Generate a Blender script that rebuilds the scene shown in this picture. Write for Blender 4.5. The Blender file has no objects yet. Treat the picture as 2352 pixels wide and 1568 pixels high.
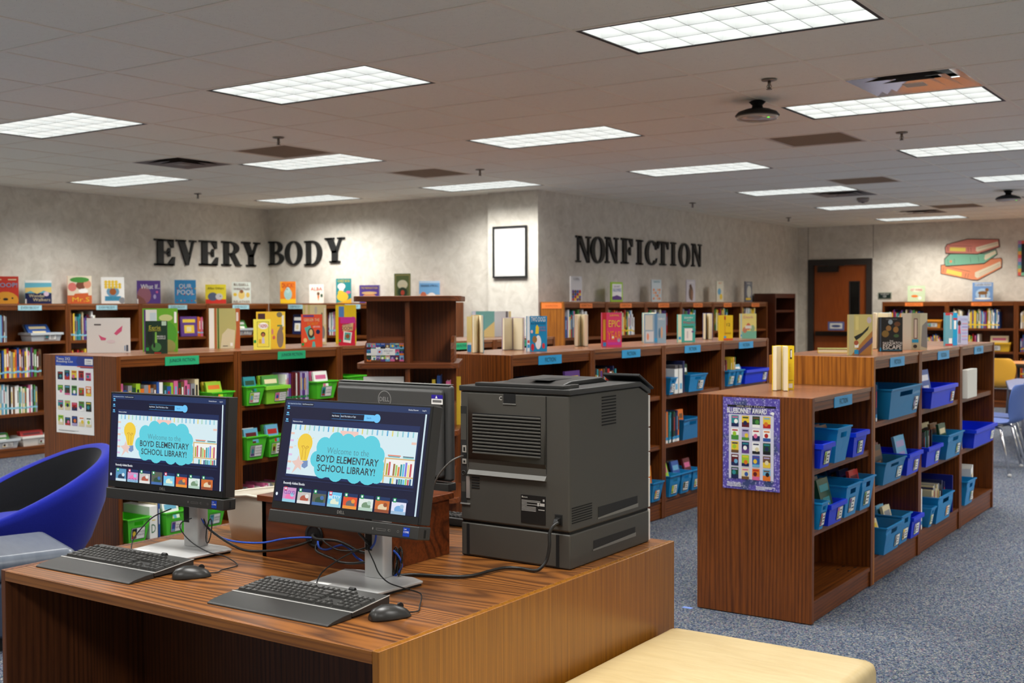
import bpy, bmesh, math, random
from mathutils import Vector, Matrix
random.seed(11)
sc = bpy.context.scene
COL = sc.collection
pi, sin, cos, R = math.pi, math.sin, math.cos, math.radians

# ------------------------------------------------------------------ camera, world, exposure
CAMH = 1.48
yaw, pit, rol = R(34.4757), R(1.7678), R(-0.21765)
cd = Vector((-sin(yaw)*cos(pit), cos(yaw)*cos(pit), -sin(pit)))
r0 = Vector((cos(yaw), sin(yaw), 0)); u0 = r0.cross(cd)
cr = r0*cos(rol) + u0*sin(rol); cu_ = u0*cos(rol) - r0*sin(rol)
cam = bpy.data.cameras.new('camera'); camo = bpy.data.objects.new('camera', cam); COL.objects.link(camo)
camo.matrix_world = Matrix(((cr.x, cu_.x, -cd.x, 0), (cr.y, cu_.y, -cd.y, 0), (cr.z, cu_.z, -cd.z, CAMH), (0, 0, 0, 1)))
cam.sensor_width = 36; cam.lens = 40.652; cam.clip_start = .05; cam.clip_end = 100
cam.dof.use_dof = True; cam.dof.focus_distance = 3.3; cam.dof.aperture_fstop = 6.3
sc.camera = camo
w = bpy.data.worlds.new('world'); sc.world = w; w.use_nodes = True
w.node_tree.nodes['Background'].inputs[0].default_value = (.5, .5, .5, 1)
w.node_tree.nodes['Background'].inputs[1].default_value = .05
sc.view_settings.view_transform = 'Standard'; sc.view_settings.look = 'None'
sc.view_settings.exposure = 0.0; sc.view_settings.gamma = 1.0; sc.view_settings.use_curve_mapping = False
cy = sc.cycles
cy.use_denoising = True; cy.max_bounces = 10; cy.diffuse_bounces = 6; cy.glossy_bounces = 4
cy.sample_clamp_indirect = 4.0; cy.caustics_reflective = False; cy.caustics_refractive = False
LAMP_W = 35.0          # power of one ceiling fixture
PANEL_E = 2.7          # brightness of its lit panel
LAMP_SPREAD = 142      # louver cut-off

CEIL = 2.70
GX, GY, G = -2.715, 4.43, .61      # a node of the ceiling grid and its pitch

# ------------------------------------------------------------------ materials
def lin(c):
    return tuple((v/255/12.92 if v/255 <= .04045 else ((v/255+.055)/1.055)**2.4) for v in c[:3]) + (1,)
_M = {}
def mat(c, rough=.5, metal=0., spec=.4, emit=0., name=None):
    key = (tuple(c), rough, metal, spec, emit)
    if key in _M: return _M[key]
    m = bpy.data.materials.new(name or 'paint_%02x%02x%02x' % tuple(int(v) for v in c[:3])); m.use_nodes = True
    b = m.node_tree.nodes['Principled BSDF']
    b.inputs['Base Color'].default_value = lin(c); b.inputs['Roughness'].default_value = rough
    b.inputs['Metallic'].default_value = metal; b.inputs['Specular IOR Level'].default_value = spec
    if emit:
        b.inputs['Emission Color'].default_value = lin(c); b.inputs['Emission Strength'].default_value = emit
        b.inputs['Base Color'].default_value = (.01, .01, .01, 1)
    _M[key] = m
    return m
def glow(c, s=1.0): return mat(c, .35, 0, .3, s, 'screen_%02x%02x%02x' % tuple(int(v) for v in c[:3]))
def nodes(name):
    m = bpy.data.materials.new(name); m.use_nodes = True
    n = m.node_tree.nodes; return m, n, m.node_tree.links, n['Principled BSDF']
def ramp(n, stops, interp='LINEAR'):
    r = n.new('ShaderNodeValToRGB'); r.color_ramp.interpolation = interp
    e = r.color_ramp.elements
    while len(e) < len(stops): e.new(.5)
    for x, (p, c) in zip(e, stops): x.position = p; x.color = lin(c)
    return r
def math_(n, l, op, a, b=None):
    k = n.new('ShaderNodeMath'); k.operation = op
    for i, v in enumerate((a, b)):
        if v is None: continue
        if hasattr(v, 'node'): l.new(v, k.inputs[i])
        else: k.inputs[i].default_value = v
    return k.outputs[0]
def wood(name, light, dark, axis, freq=105, wob=7.0, wsc=2.6, lines=.42, rough=.38, fibre=90, spec=.45, stretch=.05, sharp=3.0):
    m, n, l, b = nodes(name)
    tc = n.new('ShaderNodeTexCoord'); oi = n.new('ShaderNodeObjectInfo')
    off = n.new('ShaderNodeVectorMath'); off.operation = 'MULTIPLY_ADD'
    l.new(oi.outputs['Random'], off.inputs[0]); off.inputs[1].default_value = (17, 9, 23); l.new(tc.outputs['Object'], off.inputs[2])
    mp = n.new('ShaderNodeMapping'); s = [1, 1, 1]; s['XYZ'.index(axis)] = stretch; mp.inputs['Scale'].default_value = s
    l.new(off.outputs[0], mp.inputs[0])
    def noise(scale, det, dist=0):
        q = n.new('ShaderNodeTexNoise'); q.inputs['Scale'].default_value = scale; q.inputs['Detail'].default_value = det; q.inputs['Distortion'].default_value = dist
        l.new(mp.outputs[0], q.inputs[0]); return q.outputs[0]
    w1, f, big = noise(wsc, 2, .3), noise(fibre, 4), noise(7, 2)
    sp = n.new('ShaderNodeSeparateXYZ'); l.new(mp.outputs[0], sp.inputs[0])
    ac = [i for i in range(3) if i != 'XYZ'.index(axis)]
    across = math_(n, l, 'MULTIPLY', math_(n, l, 'ADD', sp.outputs[ac[0]], sp.outputs[ac[1]]), freq)
    ph = math_(n, l, 'ADD', across, math_(n, l, 'MULTIPLY', w1, wob*4))
    ring = math_(n, l, 'POWER', math_(n, l, 'PINGPONG', ph, 1.0), sharp)
    ring = math_(n, l, 'MULTIPLY', ring, math_(n, l, 'ADD', math_(n, l, 'MULTIPLY', big, 1.2), .05))
    fac = math_(n, l, 'ADD', math_(n, l, 'MULTIPLY', ring, lines), math_(n, l, 'MULTIPLY', f, 1-lines))
    mid = tuple((x+y)/2 for x, y in zip(light, dark))
    rp = ramp(n, [(.18, light), (.42, mid), (.72, dark)])
    l.new(fac, rp.inputs[0]); l.new(rp.outputs[0], b.inputs['Base Color'])
    b.inputs['Roughness'].default_value = rough; b.inputs['Specular IOR Level'].default_value = spec
    bp = n.new('ShaderNodeBump'); bp.inputs['Strength'].default_value = .05; bp.inputs['Distance'].default_value = .001
    l.new(f, bp.inputs['Height']); l.new(bp.outputs[0], b.inputs['Normal'])
    return m
OAK_L, OAK_D = (130, 69, 20), (66, 31, 8)
OAK = {a: wood('oak_'+a, OAK_L, OAK_D, a) for a in 'XYZ'}
OAKGOLDLIT = {a: wood('golden_lit_oak_'+a, (184, 114, 36), (104, 54, 12), a, freq=80) for a in 'XYZ'}  # paler end-panel oak, with the lamp light on them put into the colour
OAKTOP = {a: wood('oak_top_'+a, (146, 92, 54), (104, 60, 32), a, rough=.27, spec=.6, lines=.35) for a in 'XYZ'}  # reflected light on the top boards is put into this lighter colour
OAKDARK = {a: wood('dark_oak_'+a, (92, 42, 22), (48, 22, 10), a) for a in 'XYZ'}
DESKTOP = wood('desk_laminate', (142, 88, 40), (62, 34, 15), 'X', freq=60, wob=11.0, wsc=3.4, lines=.62, rough=.3, fibre=60, stretch=.10, sharp=1.6)
DESKEDGE = wood('desk_edge', (150, 94, 38), (96, 54, 20), 'X', freq=90, lines=.4, rough=.35)
DESKSIDE = wood('desk_side', (160, 104, 26), (118, 70, 16), 'Z', freq=60, wob=.6, lines=.2, rough=.26, fibre=160, spec=.55, stretch=.02)  # golden tone includes the yellow bench's reflection, put into the colour
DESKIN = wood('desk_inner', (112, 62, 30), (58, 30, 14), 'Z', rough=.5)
BOXW = wood('cable_box_wood', (122, 60, 26), (56, 26, 12), 'X', freq=40, rough=.36)
DOORW = wood('door_wood', (172, 88, 34), (132, 62, 22), 'Z', lines=.2, rough=.35)

def carpet():
    m, n, l, b = nodes('speckled_carpet')
    tc = n.new('ShaderNodeTexCoord')
    v = n.new('ShaderNodeTexVoronoi'); v.inputs['Scale'].default_value = 170
    l.new(tc.outputs['Object'], v.inputs[0])
    sep = n.new('ShaderNodeSeparateColor'); l.new(v.outputs['Color'], sep.inputs[0])
    rp = ramp(n, [(0, (52, 62, 84)), (.28, (96, 106, 126)), (.5, (122, 124, 132)), (.68, (80, 98, 116)), (.8, (158, 156, 148)), (.9, (104, 118, 108)), (.96, (126, 98, 112))], 'CONSTANT')
    l.new(sep.outputs[0], rp.inputs[0])
    big = n.new('ShaderNodeTexNoise'); big.inputs['Scale'].default_value = 1.3; big.inputs['Detail'].default_value = 3
    l.new(tc.outputs['Object'], big.inputs[0])
    mx = n.new('ShaderNodeMixRGB'); mx.blend_type = 'MULTIPLY'; mx.inputs[0].default_value = .35
    l.new(rp.outputs[0], mx.inputs[1]); l.new(big.outputs[0], mx.inputs[2])
    l.new(mx.outputs[0], b.inputs['Base Color']); b.inputs['Roughness'].default_value = .95; b.inputs['Specular IOR Level'].default_value = .1
    bp = n.new('ShaderNodeBump'); bp.inputs['Strength'].default_value = .5; bp.inputs['Distance'].default_value = .004
    l.new(v.outputs['Distance'], bp.inputs['Height']); l.new(bp.outputs[0], b.inputs['Normal'])
    return m
CARPET = carpet()
def wallpaper():
    m, n, l, b = nodes('mottled_wallpaper')
    tc = n.new('ShaderNodeTexCoord')
    a = n.new('ShaderNodeTexNoise'); a.inputs['Scale'].default_value = 9; a.inputs['Detail'].default_value = 6; a.inputs['Roughness'].default_value = .65; a.inputs['Distortion'].default_value = .8
    l.new(tc.outputs['Object'], a.inputs[0])
    rp = ramp(n, [(.3, (202, 196, 184)), (.7, (226, 221, 210))]); l.new(a.outputs[0], rp.inputs[0])
    l.new(rp.outputs[0], b.inputs['Base Color']); b.inputs['Roughness'].default_value = .8; b.inputs['Specular IOR Level'].default_value = .2
    return m
WALL = wallpaper()
def tile_mat():
    m, n, l, b = nodes('acoustic_tile')
    tc = n.new('ShaderNodeTexCoord'); g = n.new('ShaderNodeNewGeometry')
    v = n.new('ShaderNodeTexVoronoi'); v.inputs['Scale'].default_value = 75; l.new(g.outputs['Position'], v.inputs[0])
    rp = ramp(n, [(.0, (156, 146, 132)), (.07, (168, 158, 144)), (.11, (250, 248, 234))]); l.new(v.outputs['Distance'], rp.inputs[0])
    a = n.new('ShaderNodeTexNoise'); a.inputs['Scale'].default_value = 30; l.new(g.outputs['Position'], a.inputs[0])
    mx = n.new('ShaderNodeMixRGB'); mx.blend_type = 'MULTIPLY'; mx.inputs[0].default_value = .06
    l.new(rp.outputs[0], mx.inputs[1]); l.new(a.outputs[0], mx.inputs[2]); l.new(mx.outputs[0], b.inputs['Base Color'])
    b.inputs['Roughness'].default_value = .95; b.inputs['Specular IOR Level'].default_value = .1
    return m
TILE = tile_mat()
def leather(name, c1, c2, rough=.42, scale=(3, 14, 3), bump=.25):
    m, n, l, b = nodes(name)
    tc = n.new('ShaderNodeTexCoord'); mp = n.new('ShaderNodeMapping'); mp.inputs['Scale'].default_value = scale
    l.new(tc.outputs['Object'], mp.inputs[0])
    a = n.new('ShaderNodeTexNoise'); a.inputs['Scale'].default_value = 2.2; a.inputs['Detail'].default_value = 5; a.inputs['Distortion'].default_value = .6
    l.new(mp.outputs[0], a.inputs[0])
    rp = ramp(n, [(.3, c1), (.7, c2)]); l.new(a.outputs[0], rp.inputs[0]); l.new(rp.outputs[0], b.inputs['Base Color'])
    b.inputs['Roughness'].default_value = rough
    bp = n.new('ShaderNodeBump'); bp.inputs['Strength'].default_value = bump; bp.inputs['Distance'].default_value = .006
    l.new(a.outputs[0], bp.inputs['Height']); l.new(bp.outputs[0], b.inputs['Normal'])
    return m
YELV = leather('yellow_vinyl', (196, 172, 122), (206, 184, 136))
GREYV = leather('grey_vinyl', (76, 84, 96), (90, 97, 108), rough=.35, bump=.1)
def fabric(name, c1, c2, scale=400):
    m, n, l, b = nodes(name)
    tc = n.new('ShaderNodeTexCoord'); a = n.new('ShaderNodeTexNoise'); a.inputs['Scale'].default_value = scale
    l.new(tc.outputs['Object'], a.inputs[0]); rp = ramp(n, [(.35, c1), (.65, c2)]); l.new(a.outputs[0], rp.inputs[0])
    l.new(rp.outputs[0], b.inputs['Base Color']); b.inputs['Roughness'].default_value = .9; b.inputs['Specular IOR Level'].default_value = .15
    b.inputs['Sheen Weight'].default_value = .12
    return m
BLUEF = fabric('royal_blue_fabric', (20, 30, 140), (30, 42, 160)); BLACKF = fabric('black_fabric', (14, 15, 18), (22, 23, 26))
def plastic_grain(name, c, rough=.5):
    m, n, l, b = nodes(name); tc = n.new('ShaderNodeTexCoord'); a = n.new('ShaderNodeTexNoise'); a.inputs['Scale'].default_value = 900
    l.new(tc.outputs['Object'], a.inputs[0]); b.inputs['Base Color'].default_value = lin(c); b.inputs['Roughness'].default_value = rough
    bp = n.new('ShaderNodeBump'); bp.inputs['Strength'].default_value = .12; bp.inputs['Distance'].default_value = .0006
    l.new(a.outputs[0], bp.inputs['Height']); l.new(bp.outputs[0], b.inputs['Normal'])
    return m
PRN = plastic_grain('printer_charcoal', (64, 62, 57), .5)
PRNB = plastic_grain('printer_black', (38, 38, 37), .42)
DKP = plastic_grain('dark_plastic', (44, 43, 41), .45)
BLK = mat((22, 22, 22), .5, name='black_plastic'); VBLK = mat((6, 6, 6), .8, name='deep_black')
SILV = mat((196, 196, 195), .36, .35, name='brushed_silver'); CHROME = mat((210, 210, 212), .15, 1, name='chrome')
WHITE = mat((236, 236, 232), .5, name='white'); PAPER = mat((240, 240, 236), .6, name='paper'); CREAM = mat((232, 222, 192), .75, name='page_cream')
GREYP = mat((206, 204, 198), .75, name='page_grey')

# ------------------------------------------------------------------ geometry helpers
class MB:
    def __init__(s): s.v, s.f, s.m, s.sm, s.mats = [], [], [], [], []
    def mi(s, m):
        if m not in s.mats: s.mats.append(m)
        return s.mats.index(m)
    def face(s, pts, m, smooth=False):
        k = len(s.v); s.v += [tuple(p) for p in pts]; s.f.append(tuple(range(k, k+len(pts)))); s.m.append(s.mi(m)); s.sm.append(smooth); return s
    def hexa(s, p, m):   # p: 4 bottom ccw, 4 top ccw
        k = len(s.v); s.v += [tuple(q) for q in p]; i = s.mi(m)
        for f in ((3, 2, 1, 0), (4, 5, 6, 7), (0, 1, 5, 4), (1, 2, 6, 5), (2, 3, 7, 6), (3, 0, 4, 7)):
            s.f.append(tuple(k+j for j in f)); s.m.append(i); s.sm.append(False)
        return s
    def box(s, x0, y0, z0, x1, y1, z1, m):
        return s.hexa([(x0, y0, z0), (x1, y0, z0), (x1, y1, z0), (x0, y1, z0), (x0, y0, z1), (x1, y0, z1), (x1, y1, z1), (x0, y1, z1)], m)
    def prism(s, pts, ax, a, b, m):
        t = {'x': lambda p, q: (q, p[0], p[1]), 'y': lambda p, q: (p[0], q, p[1]), 'z': lambda p, q: (p[0], p[1], q)}[ax]
        k = len(s.v); n = len(pts); i = s.mi(m)
        s.v += [t(p, a) for p in pts] + [t(p, b) for p in pts]
        F = [tuple(range(k+n-1, k-1, -1)), tuple(range(k+n, k+2*n))] + [(k+j, k+(j+1) % n, k+n+(j+1) % n, k+n+j) for j in range(n)]
        for f in F: s.f.append(f); s.m.append(i); s.sm.append(False)
        return s
    def loft(s, rings, m, closed=True, cap0=False, cap1=False, smooth=True):
        k = len(s.v); n = len(rings[0]); i = s.mi(m)
        for r in rings: s.v += [tuple(p) for p in r]
        for a in range(len(rings)-1):
            for j in range(n if closed else n-1):
                j2 = (j+1) % n
                s.f.append((k+a*n+j, k+a*n+j2, k+(a+1)*n+j2, k+(a+1)*n+j)); s.m.append(i); s.sm.append(smooth)
        if cap0: s.f.append(tuple(k+j for j in range(n-1, -1, -1))); s.m.append(i); s.sm.append(False)
        if cap1: s.f.append(tuple(k+(len(rings)-1)*n+j for j in range(n))); s.m.append(i); s.sm.append(False)
        return s
    def tube(s, path, r, m, seg=8, smooth_path=0):
        P = [Vector(p) for p in path]
        if smooth_path: P = catmull(P, smooth_path)
        rings = []; up = Vector((0.13, .21, .97)).normalized()
        for i, p in enumerate(P):
            t = (P[min(i+1, len(P)-1)] - P[max(i-1, 0)]).normalized()
            if abs(t.dot(up)) > .98: up = Vector((1, .1, 0)).normalized()
            a = t.cross(up).normalized(); b = t.cross(a).normalized(); up = -b if b.dot(up) < 0 else b
            b = t.cross(a).normalized()
            rr = r[i] if isinstance(r, (list, tuple)) else r
            rings.append([p + a*rr*cos(2*pi*j/seg) + b*rr*sin(2*pi*j/seg) for j in range(seg)])
        return s.loft(rings, m, True, True, True)
    def lathe(s, prof, c, m, seg=16, smooth=True, axis='z'):
        rings = []
        for r, z in prof:
            pts = [(r*cos(2*pi*j/seg), r*sin(2*pi*j/seg), z) for j in range(seg)]
            if axis == 'y': pts = [(p[0], p[2], p[1]) for p in pts]
            if axis == 'x': pts = [(p[2], p[0], p[1]) for p in pts]
            rings.append([(c[0]+p[0], c[1]+p[1], c[2]+p[2]) for p in pts])
        return s.loft(rings, m, True, True, True, smooth)
    def mesh(s, name='part'):
        me = bpy.data.meshes.new(name); me.from_pydata(s.v, [], s.f)
        for m in s.mats: me.materials.append(m)
        me.polygons.foreach_set('material_index', s.m); me.polygons.foreach_set('use_smooth', s.sm)
        bm = bmesh.new(); bm.from_mesh(me)
        bmesh.ops.remove_doubles(bm, verts=bm.verts, dist=1e-6)
        bmesh.ops.recalc_face_normals(bm, faces=bm.faces); bm.to_mesh(me); bm.free(); me.update()
        return me
    def build(s, name, parent=None, M=None, bevel=0, seg=2):
        o = link(name, s.mesh(name), parent, M)
        if bevel: bev(o, bevel, seg)
        return o
def bev(o, wd, seg=2):
    b = o.modifiers.new('bevel', 'BEVEL'); b.width = wd; b.segments = seg; b.limit_method = 'ANGLE'; b.angle_limit = R(40)
    for p in o.data.polygons: p.use_smooth = True
    wn = o.modifiers.new('normals', 'WEIGHTED_NORMAL'); wn.keep_sharp = True
    return o
def catmull(P, k):
    out = []
    for i in range(len(P)-1):
        p0, p1, p2, p3 = P[max(i-1, 0)], P[i], P[i+1], P[min(i+2, len(P)-1)]
        for j in range(k):
            t = j/k
            out.append(.5*((2*p1)+(-p0+p2)*t+(2*p0-5*p1+4*p2-p3)*t*t+(-p0+3*p1-3*p2+p3)*t*t*t))
    return out+[P[-1]]
def link(name, data, parent=None, M=None):
    o = bpy.data.objects.new(name, data); COL.objects.link(o)
    if parent is not None: o.parent = parent
    if M is not None: o.matrix_local = M if isinstance(M, Matrix) else Matrix.Translation(M)
    return o
def tag(o, label, cat, group=None):
    o['label'] = label; o['category'] = cat
    if group: o['group'] = group
    return o
def thing(name, label, cat, loc=(0, 0, 0), rz=0, group=None):
    o = bpy.data.objects.new(name, None); COL.objects.link(o); o.empty_display_size = .05
    o.location = loc; o.rotation_euler = (0, 0, rz)
    return tag(o, label, cat, group)
def struct(o): o['kind'] = 'structure'; return o
def fr(o, right, up):      # local frame: drawing plane with origin o
    r = Vector(right).normalized(); u = Vector(up).normalized(); n = r.cross(u); o = Vector(o)
    return Matrix(((r.x, u.x, n.x, o.x), (r.y, u.y, n.y, o.y), (r.z, u.z, n.z, o.z), (0, 0, 0, 1)))
_T = {}
def tmesh(s, m, off=0.0, space=1.0):
    key = (s, m.name, off)
    if key in _T: return _T[key]
    cu = bpy.data.curves.new('lettering', 'FONT'); cu.body = s; cu.align_x = 'CENTER'; cu.align_y = 'CENTER'; cu.resolution_u = 2; cu.offset = off
    ob = bpy.data.objects.new('lettering', cu); me = bpy.data.meshes.new_from_object(ob)
    bpy.data.objects.remove(ob); bpy.data.curves.remove(cu)
    xs = [v.co.x for v in me.vertices]; ys = [v.co.y for v in me.vertices]
    cx, cy2, wx, hy = (min(xs)+max(xs))/2, (min(ys)+max(ys))/2, max(xs)-min(xs), max(ys)-min(ys)
    for v in me.vertices: v.co.x = (v.co.x-cx)/wx; v.co.y = (v.co.y-cy2)/hy
    me.materials.clear(); me.materials.append(m); me.update()
    _T[key] = (me, wx/hy); return _T[key]
def text(parent, s, m, F, x, y, w=None, h=None, off=0.0, name='lettering', lift=.0009, slant=0):
    """text s centred at (x, y) of drawing frame F"""
    me, asp = tmesh(s, m, off)
    if w is None: w = h*asp
    if h is None: h = w/asp
    S = Matrix(((w, slant*h, 0, x), (0, h, 0, y), (0, 0, 1, lift), (0, 0, 0, 1)))
    return link(name, me, parent, F @ S)
class Art:
    """flat print: coloured shapes on a drawing plane, later ones above earlier ones"""
    def __init__(s, step=.00004, base=.0002): s.b = MB(); s.k = 0; s.step = step; s.base = base
    def _z(s): s.k += 1; return s.base + s.k*s.step
    def rect(s, x0, y0, x1, y1, m): z = s._z(); s.b.face([(x0, y0, z), (x1, y0, z), (x1, y1, z), (x0, y1, z)], m); return s
    def disc(s, cx, cy_, rx, ry, m, n=14): z = s._z(); s.b.face([(cx+rx*cos(2*pi*i/n), cy_+ry*sin(2*pi*i/n), z) for i in range(n)], m); return s
    def poly(s, pts, m): z = s._z(); s.b.face([(p[0], p[1], z) for p in pts], m); return s
    def line(s, pts, wd, m):
        z = s._z()
        for a, b in zip(pts[:-1], pts[1:]):
            dx, dy = b[0]-a[0], b[1]-a[1]; d = math.hypot(dx, dy) or 1; nx, ny = -dy/d*wd/2, dx/d*wd/2
            s.b.face([(a[0]-nx, a[1]-ny, z), (b[0]-nx, b[1]-ny, z), (b[0]+nx, b[1]+ny, z), (a[0]+nx, a[1]+ny, z)], m)
        return s
    def build(s, name, parent, F):
        me = bpy.data.meshes.new(name); me.from_pydata(s.b.v, [], s.b.f)
        for m in s.b.mats: me.materials.append(m)
        me.polygons.foreach_set('material_index', s.b.m); me.update()
        return link(name, me, parent, F)
COLS = {'white': (246, 245, 240), 'cream': (226, 212, 170), 'red': (182, 40, 38), 'maroon': (98, 26, 34), 'orange': (222, 116, 40), 'yellow': (232, 198, 60),
        'green': (74, 142, 62), 'dark green': (34, 74, 48), 'teal': (46, 138, 146), 'sky blue': (108, 172, 206), 'blue': (48, 88, 162), 'navy': (30, 38, 82),
        'purple': (96, 62, 132), 'pink': (216, 104, 150), 'black': (30, 30, 32), 'grey': (140, 142, 146), 'brown': (112, 78, 48), 'lime': (160, 200, 50), 'lavender': (172, 160, 200)}
def C(n, rough=.45): return mat(COLS[n] if isinstance(n, str) else n, rough, name=None)

# ================================================================== the room
XL, XR, YF, YB = -10.82, 4.2, -3.5, 17.83
def slab(name, x0, y0, z0, x1, y1, z1, m):
    return struct(MB().box(x0, y0, z0, x1, y1, z1, m).build(name))
floor = slab('floor', XL-.3, YF-.3, -.05, XR+.3, YB+.3, 0, CARPET)
slab('wall_left', XL-.1, YF, 0, XL, 10.34, CEIL+.2, WALL)
slab('wall_corner', XL-.1, 10.34, 0, -7.35, 10.44, CEIL+.2, WALL)
slab('wall_pillar', -7.35, 10.25, 0, -6.70, 10.44, CEIL+.2, WALL)
slab('wall_side', -6.80, 10.44, 0, -6.70, YB, CEIL+.2, WALL)
slab('wall_right', XR, YF, 0, XR+.1, YB, CEIL+.2, WALL)
slab('wall_front', XL-.1, YF-.1, 0, XR+.1, YF, CEIL+.2, WALL)
# back wall with the door opening
DX0, DX1, DZ = -6.44, -5.60, 2.10
bw = MB(); bw.box(-6.80, YB, 0, DX0-.09, YB+.1, CEIL+.2, WALL); bw.box(DX1+.09, YB, 0, XR, YB+.1, CEIL+.2, WALL); bw.box(DX0-.09, YB, DZ+.09, DX1+.09, YB+.1, CEIL+.2, WALL)
struct(bw.build('wall_back'))
seam = MB()
for x in (-6.53, -5.50): seam.box(x-.004, YB-.002, DZ+.1, x+.004, YB-.0005, CEIL, mat((120, 112, 102), .8))
struct(seam.build('trim_1'))

# ------------------------------------------------------------------ ceiling: plenum, grid bars, tiles
ceil = slab('ceiling', XL-.1, YF-.1, CEIL+.13, XR+.1, YB+.1, CEIL+.16, mat((150, 145, 140), .9, name='plenum'))
def proj(P):
    v = Vector(P) - Vector((0, 0, CAMH)); z = v.dot(cd)
    return (1176+2655.94*v.dot(cr)/z, 784-2655.94*v.dot(cu_)/z, z) if z > .1 else (-1e6, -1e6, z)
LX = [GX+4*G*k for k in (-3, -2, -1, 0, 1, 2)]  # rightmost column is unseen, added for more bounce light on the ceiling
LY = [GY+4*G*k for k in (-2, -1, 0, 1, 2, 3, 4, 5)]
LIGHTS = [(x, y) for x in LX for y in LY if not (x < -6 and y > 10) and not (-1 < x < 1 and 3 < y < 5)]
def cell(x, y): return (round((x-GX)/G), round((y-GY)/G))
taken = {}
for x, y in LIGHTS:
    i, j = cell(x, y); taken[(i, j)] = taken[(i+1, j)] = 'light'
VENTS = {(-2.105, 6.26): 'silver', (-8.205, 6.26): 'grey', (-4.545, 12.36): 'grey', (-4.545, 15.41): 'grey'}
RETURNS = [(-3.325, 8.09), (-6.985, 8.09), (-6.985, 6.26), (-3.935, 11.14), (-3.935, 14.80)]
for x, y in list(VENTS) + RETURNS: taken[cell(x, y)] = 'vent'
tile_me = MB().box(0, 0, 0, 1, 1, .014, TILE).mesh('ceiling_tile')
cells = []
for i in range(-14, 12):
    for j in range(-13, 23):
        if (i, j) in taken: continue
        x0, y0 = GX+i*G, GY+j*G; x1, y1 = min(x0+G, XR), min(y0+G, YB); x0, y0 = max(x0, XL), max(y0, YF)
        if y0 > 10.2:
            if x1 < -6.7: continue
            x0 = max(x0, -6.70)
        if x1-x0 < .03 or y1-y0 < .03: continue
        px, py, d = proj(((x0+x1)/2, (y0+y1)/2, CEIL)); vis = -60 < px < 2412 and -60 < py < 800
        cells.append((0 if vis else 1, d, x0, y0, x1, y1))
cells.sort()
rest = MB()
for k, (hid, d, x0, y0, x1, y1) in enumerate(cells):
    if k < 300 and not hid:
        o = link('ceiling_tile', tile_me, ceil, (x0+.004, y0+.004, CEIL+.004)); o.scale = (x1-x0-.008, y1-y0-.008, 1)
    else: rest.box(x0+.004, y0+.004, CEIL+.004, x1-.004, y1-.004, CEIL+.018, TILE)
o = rest.build('far_ceiling_tiles', ceil); o['kind'] = 'stuff'
BAR = mat((246, 240, 224), .6, name='grid_bar_white')
for i in range(-13, 12):
    x = GX+i*G; yend = YB if x > -6.7 else 10.34; cuts = [YF]
    for j in range(-13, 23):       # a fixture two cells wide interrupts the bar between its cells
        y = GY+j*G
        if taken.get((i-1, j)) == 'light' and taken.get((i, j)) == 'light': cuts += [y, y+G]
    cuts.append(yend)
    for ya, yb in zip(cuts[::2], cuts[1::2]):
        if yb-ya > .05: MB().box(x-.0115, ya, CEIL, x+.0115, yb, CEIL+.0035, BAR).build('grid_bar', ceil)
for j in range(-13, 22):
    y = GY+j*G; MB().box(XL if y < 10.3 else -6.7, y-.0115, CEIL+.0004, XR, y+.0115, CEIL+.0034, BAR).build('grid_bar', ceil)

# ------------------------------------------------------------------ ceiling lights
LW, LD = 2*G, G
PAN = mat((250, 252, 250), .4, emit=PANEL_E, name='lit_panel')
BLADE = mat((238, 240, 238), .35, spec=.6, name='louver_white')
b = MB()
for a0, b0, a1, b1 in ((.012, .012, LW-.012, .030), (.012, LD-.030, LW-.012, LD-.012), (.012, .012, .030, LD-.012), (LW-.030, .012, LW-.012, LD-.012)):
    b.box(a0, b0, .001, a1, b1, .005, BLK)
for a0, b0, a1, b1 in ((.03, .024, LW-.03, .03), (.03, LD-.03, LW-.03, LD-.024), (.024, .024, .03, LD-.024), (LW-.03, .024, LW-.024, LD-.024)):
    b.box(a0, b0, .005, a1, b1, .06, BLADE)
b.box(.02, .02, .075, LW-.02, LD-.02, .08, BLADE)
housing = b.mesh('housing')
panel = MB().box(.03, .03, .058, LW-.03, LD-.03, .062, PAN).mesh('lamp_panel')
GAPM = mat((150, 158, 154), .4, name='louver_edge')
long_b = MB().prism([(-.0035, .055), (-.0012, .004), (.0012, .004), (.0035, .055)], 'x', .03, LW-.03, BLADE).box(.03, -.001, .0028, LW-.03, .001, .004, GAPM).mesh('louver_blade')
cross_b = MB().prism([(-.0035, .055), (-.0012, .004), (.0012, .004), (.0035, .055)], 'y', .03, LD-.03, BLADE).box(-.001, .03, .0028, .001, LD-.03, .004, GAPM).mesh('louver_blade')
colname = {0: 'in the column along the left wall', 1: 'in the column over the left aisle', 2: 'in the column over the middle aisle', 3: 'in the column over the right shelves', 4: 'right of the right shelves', 5: 'in the far right column'}
ords = ['first', 'second', 'third', 'fourth', 'fifth', 'sixth', 'seventh']
seen = {}
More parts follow.
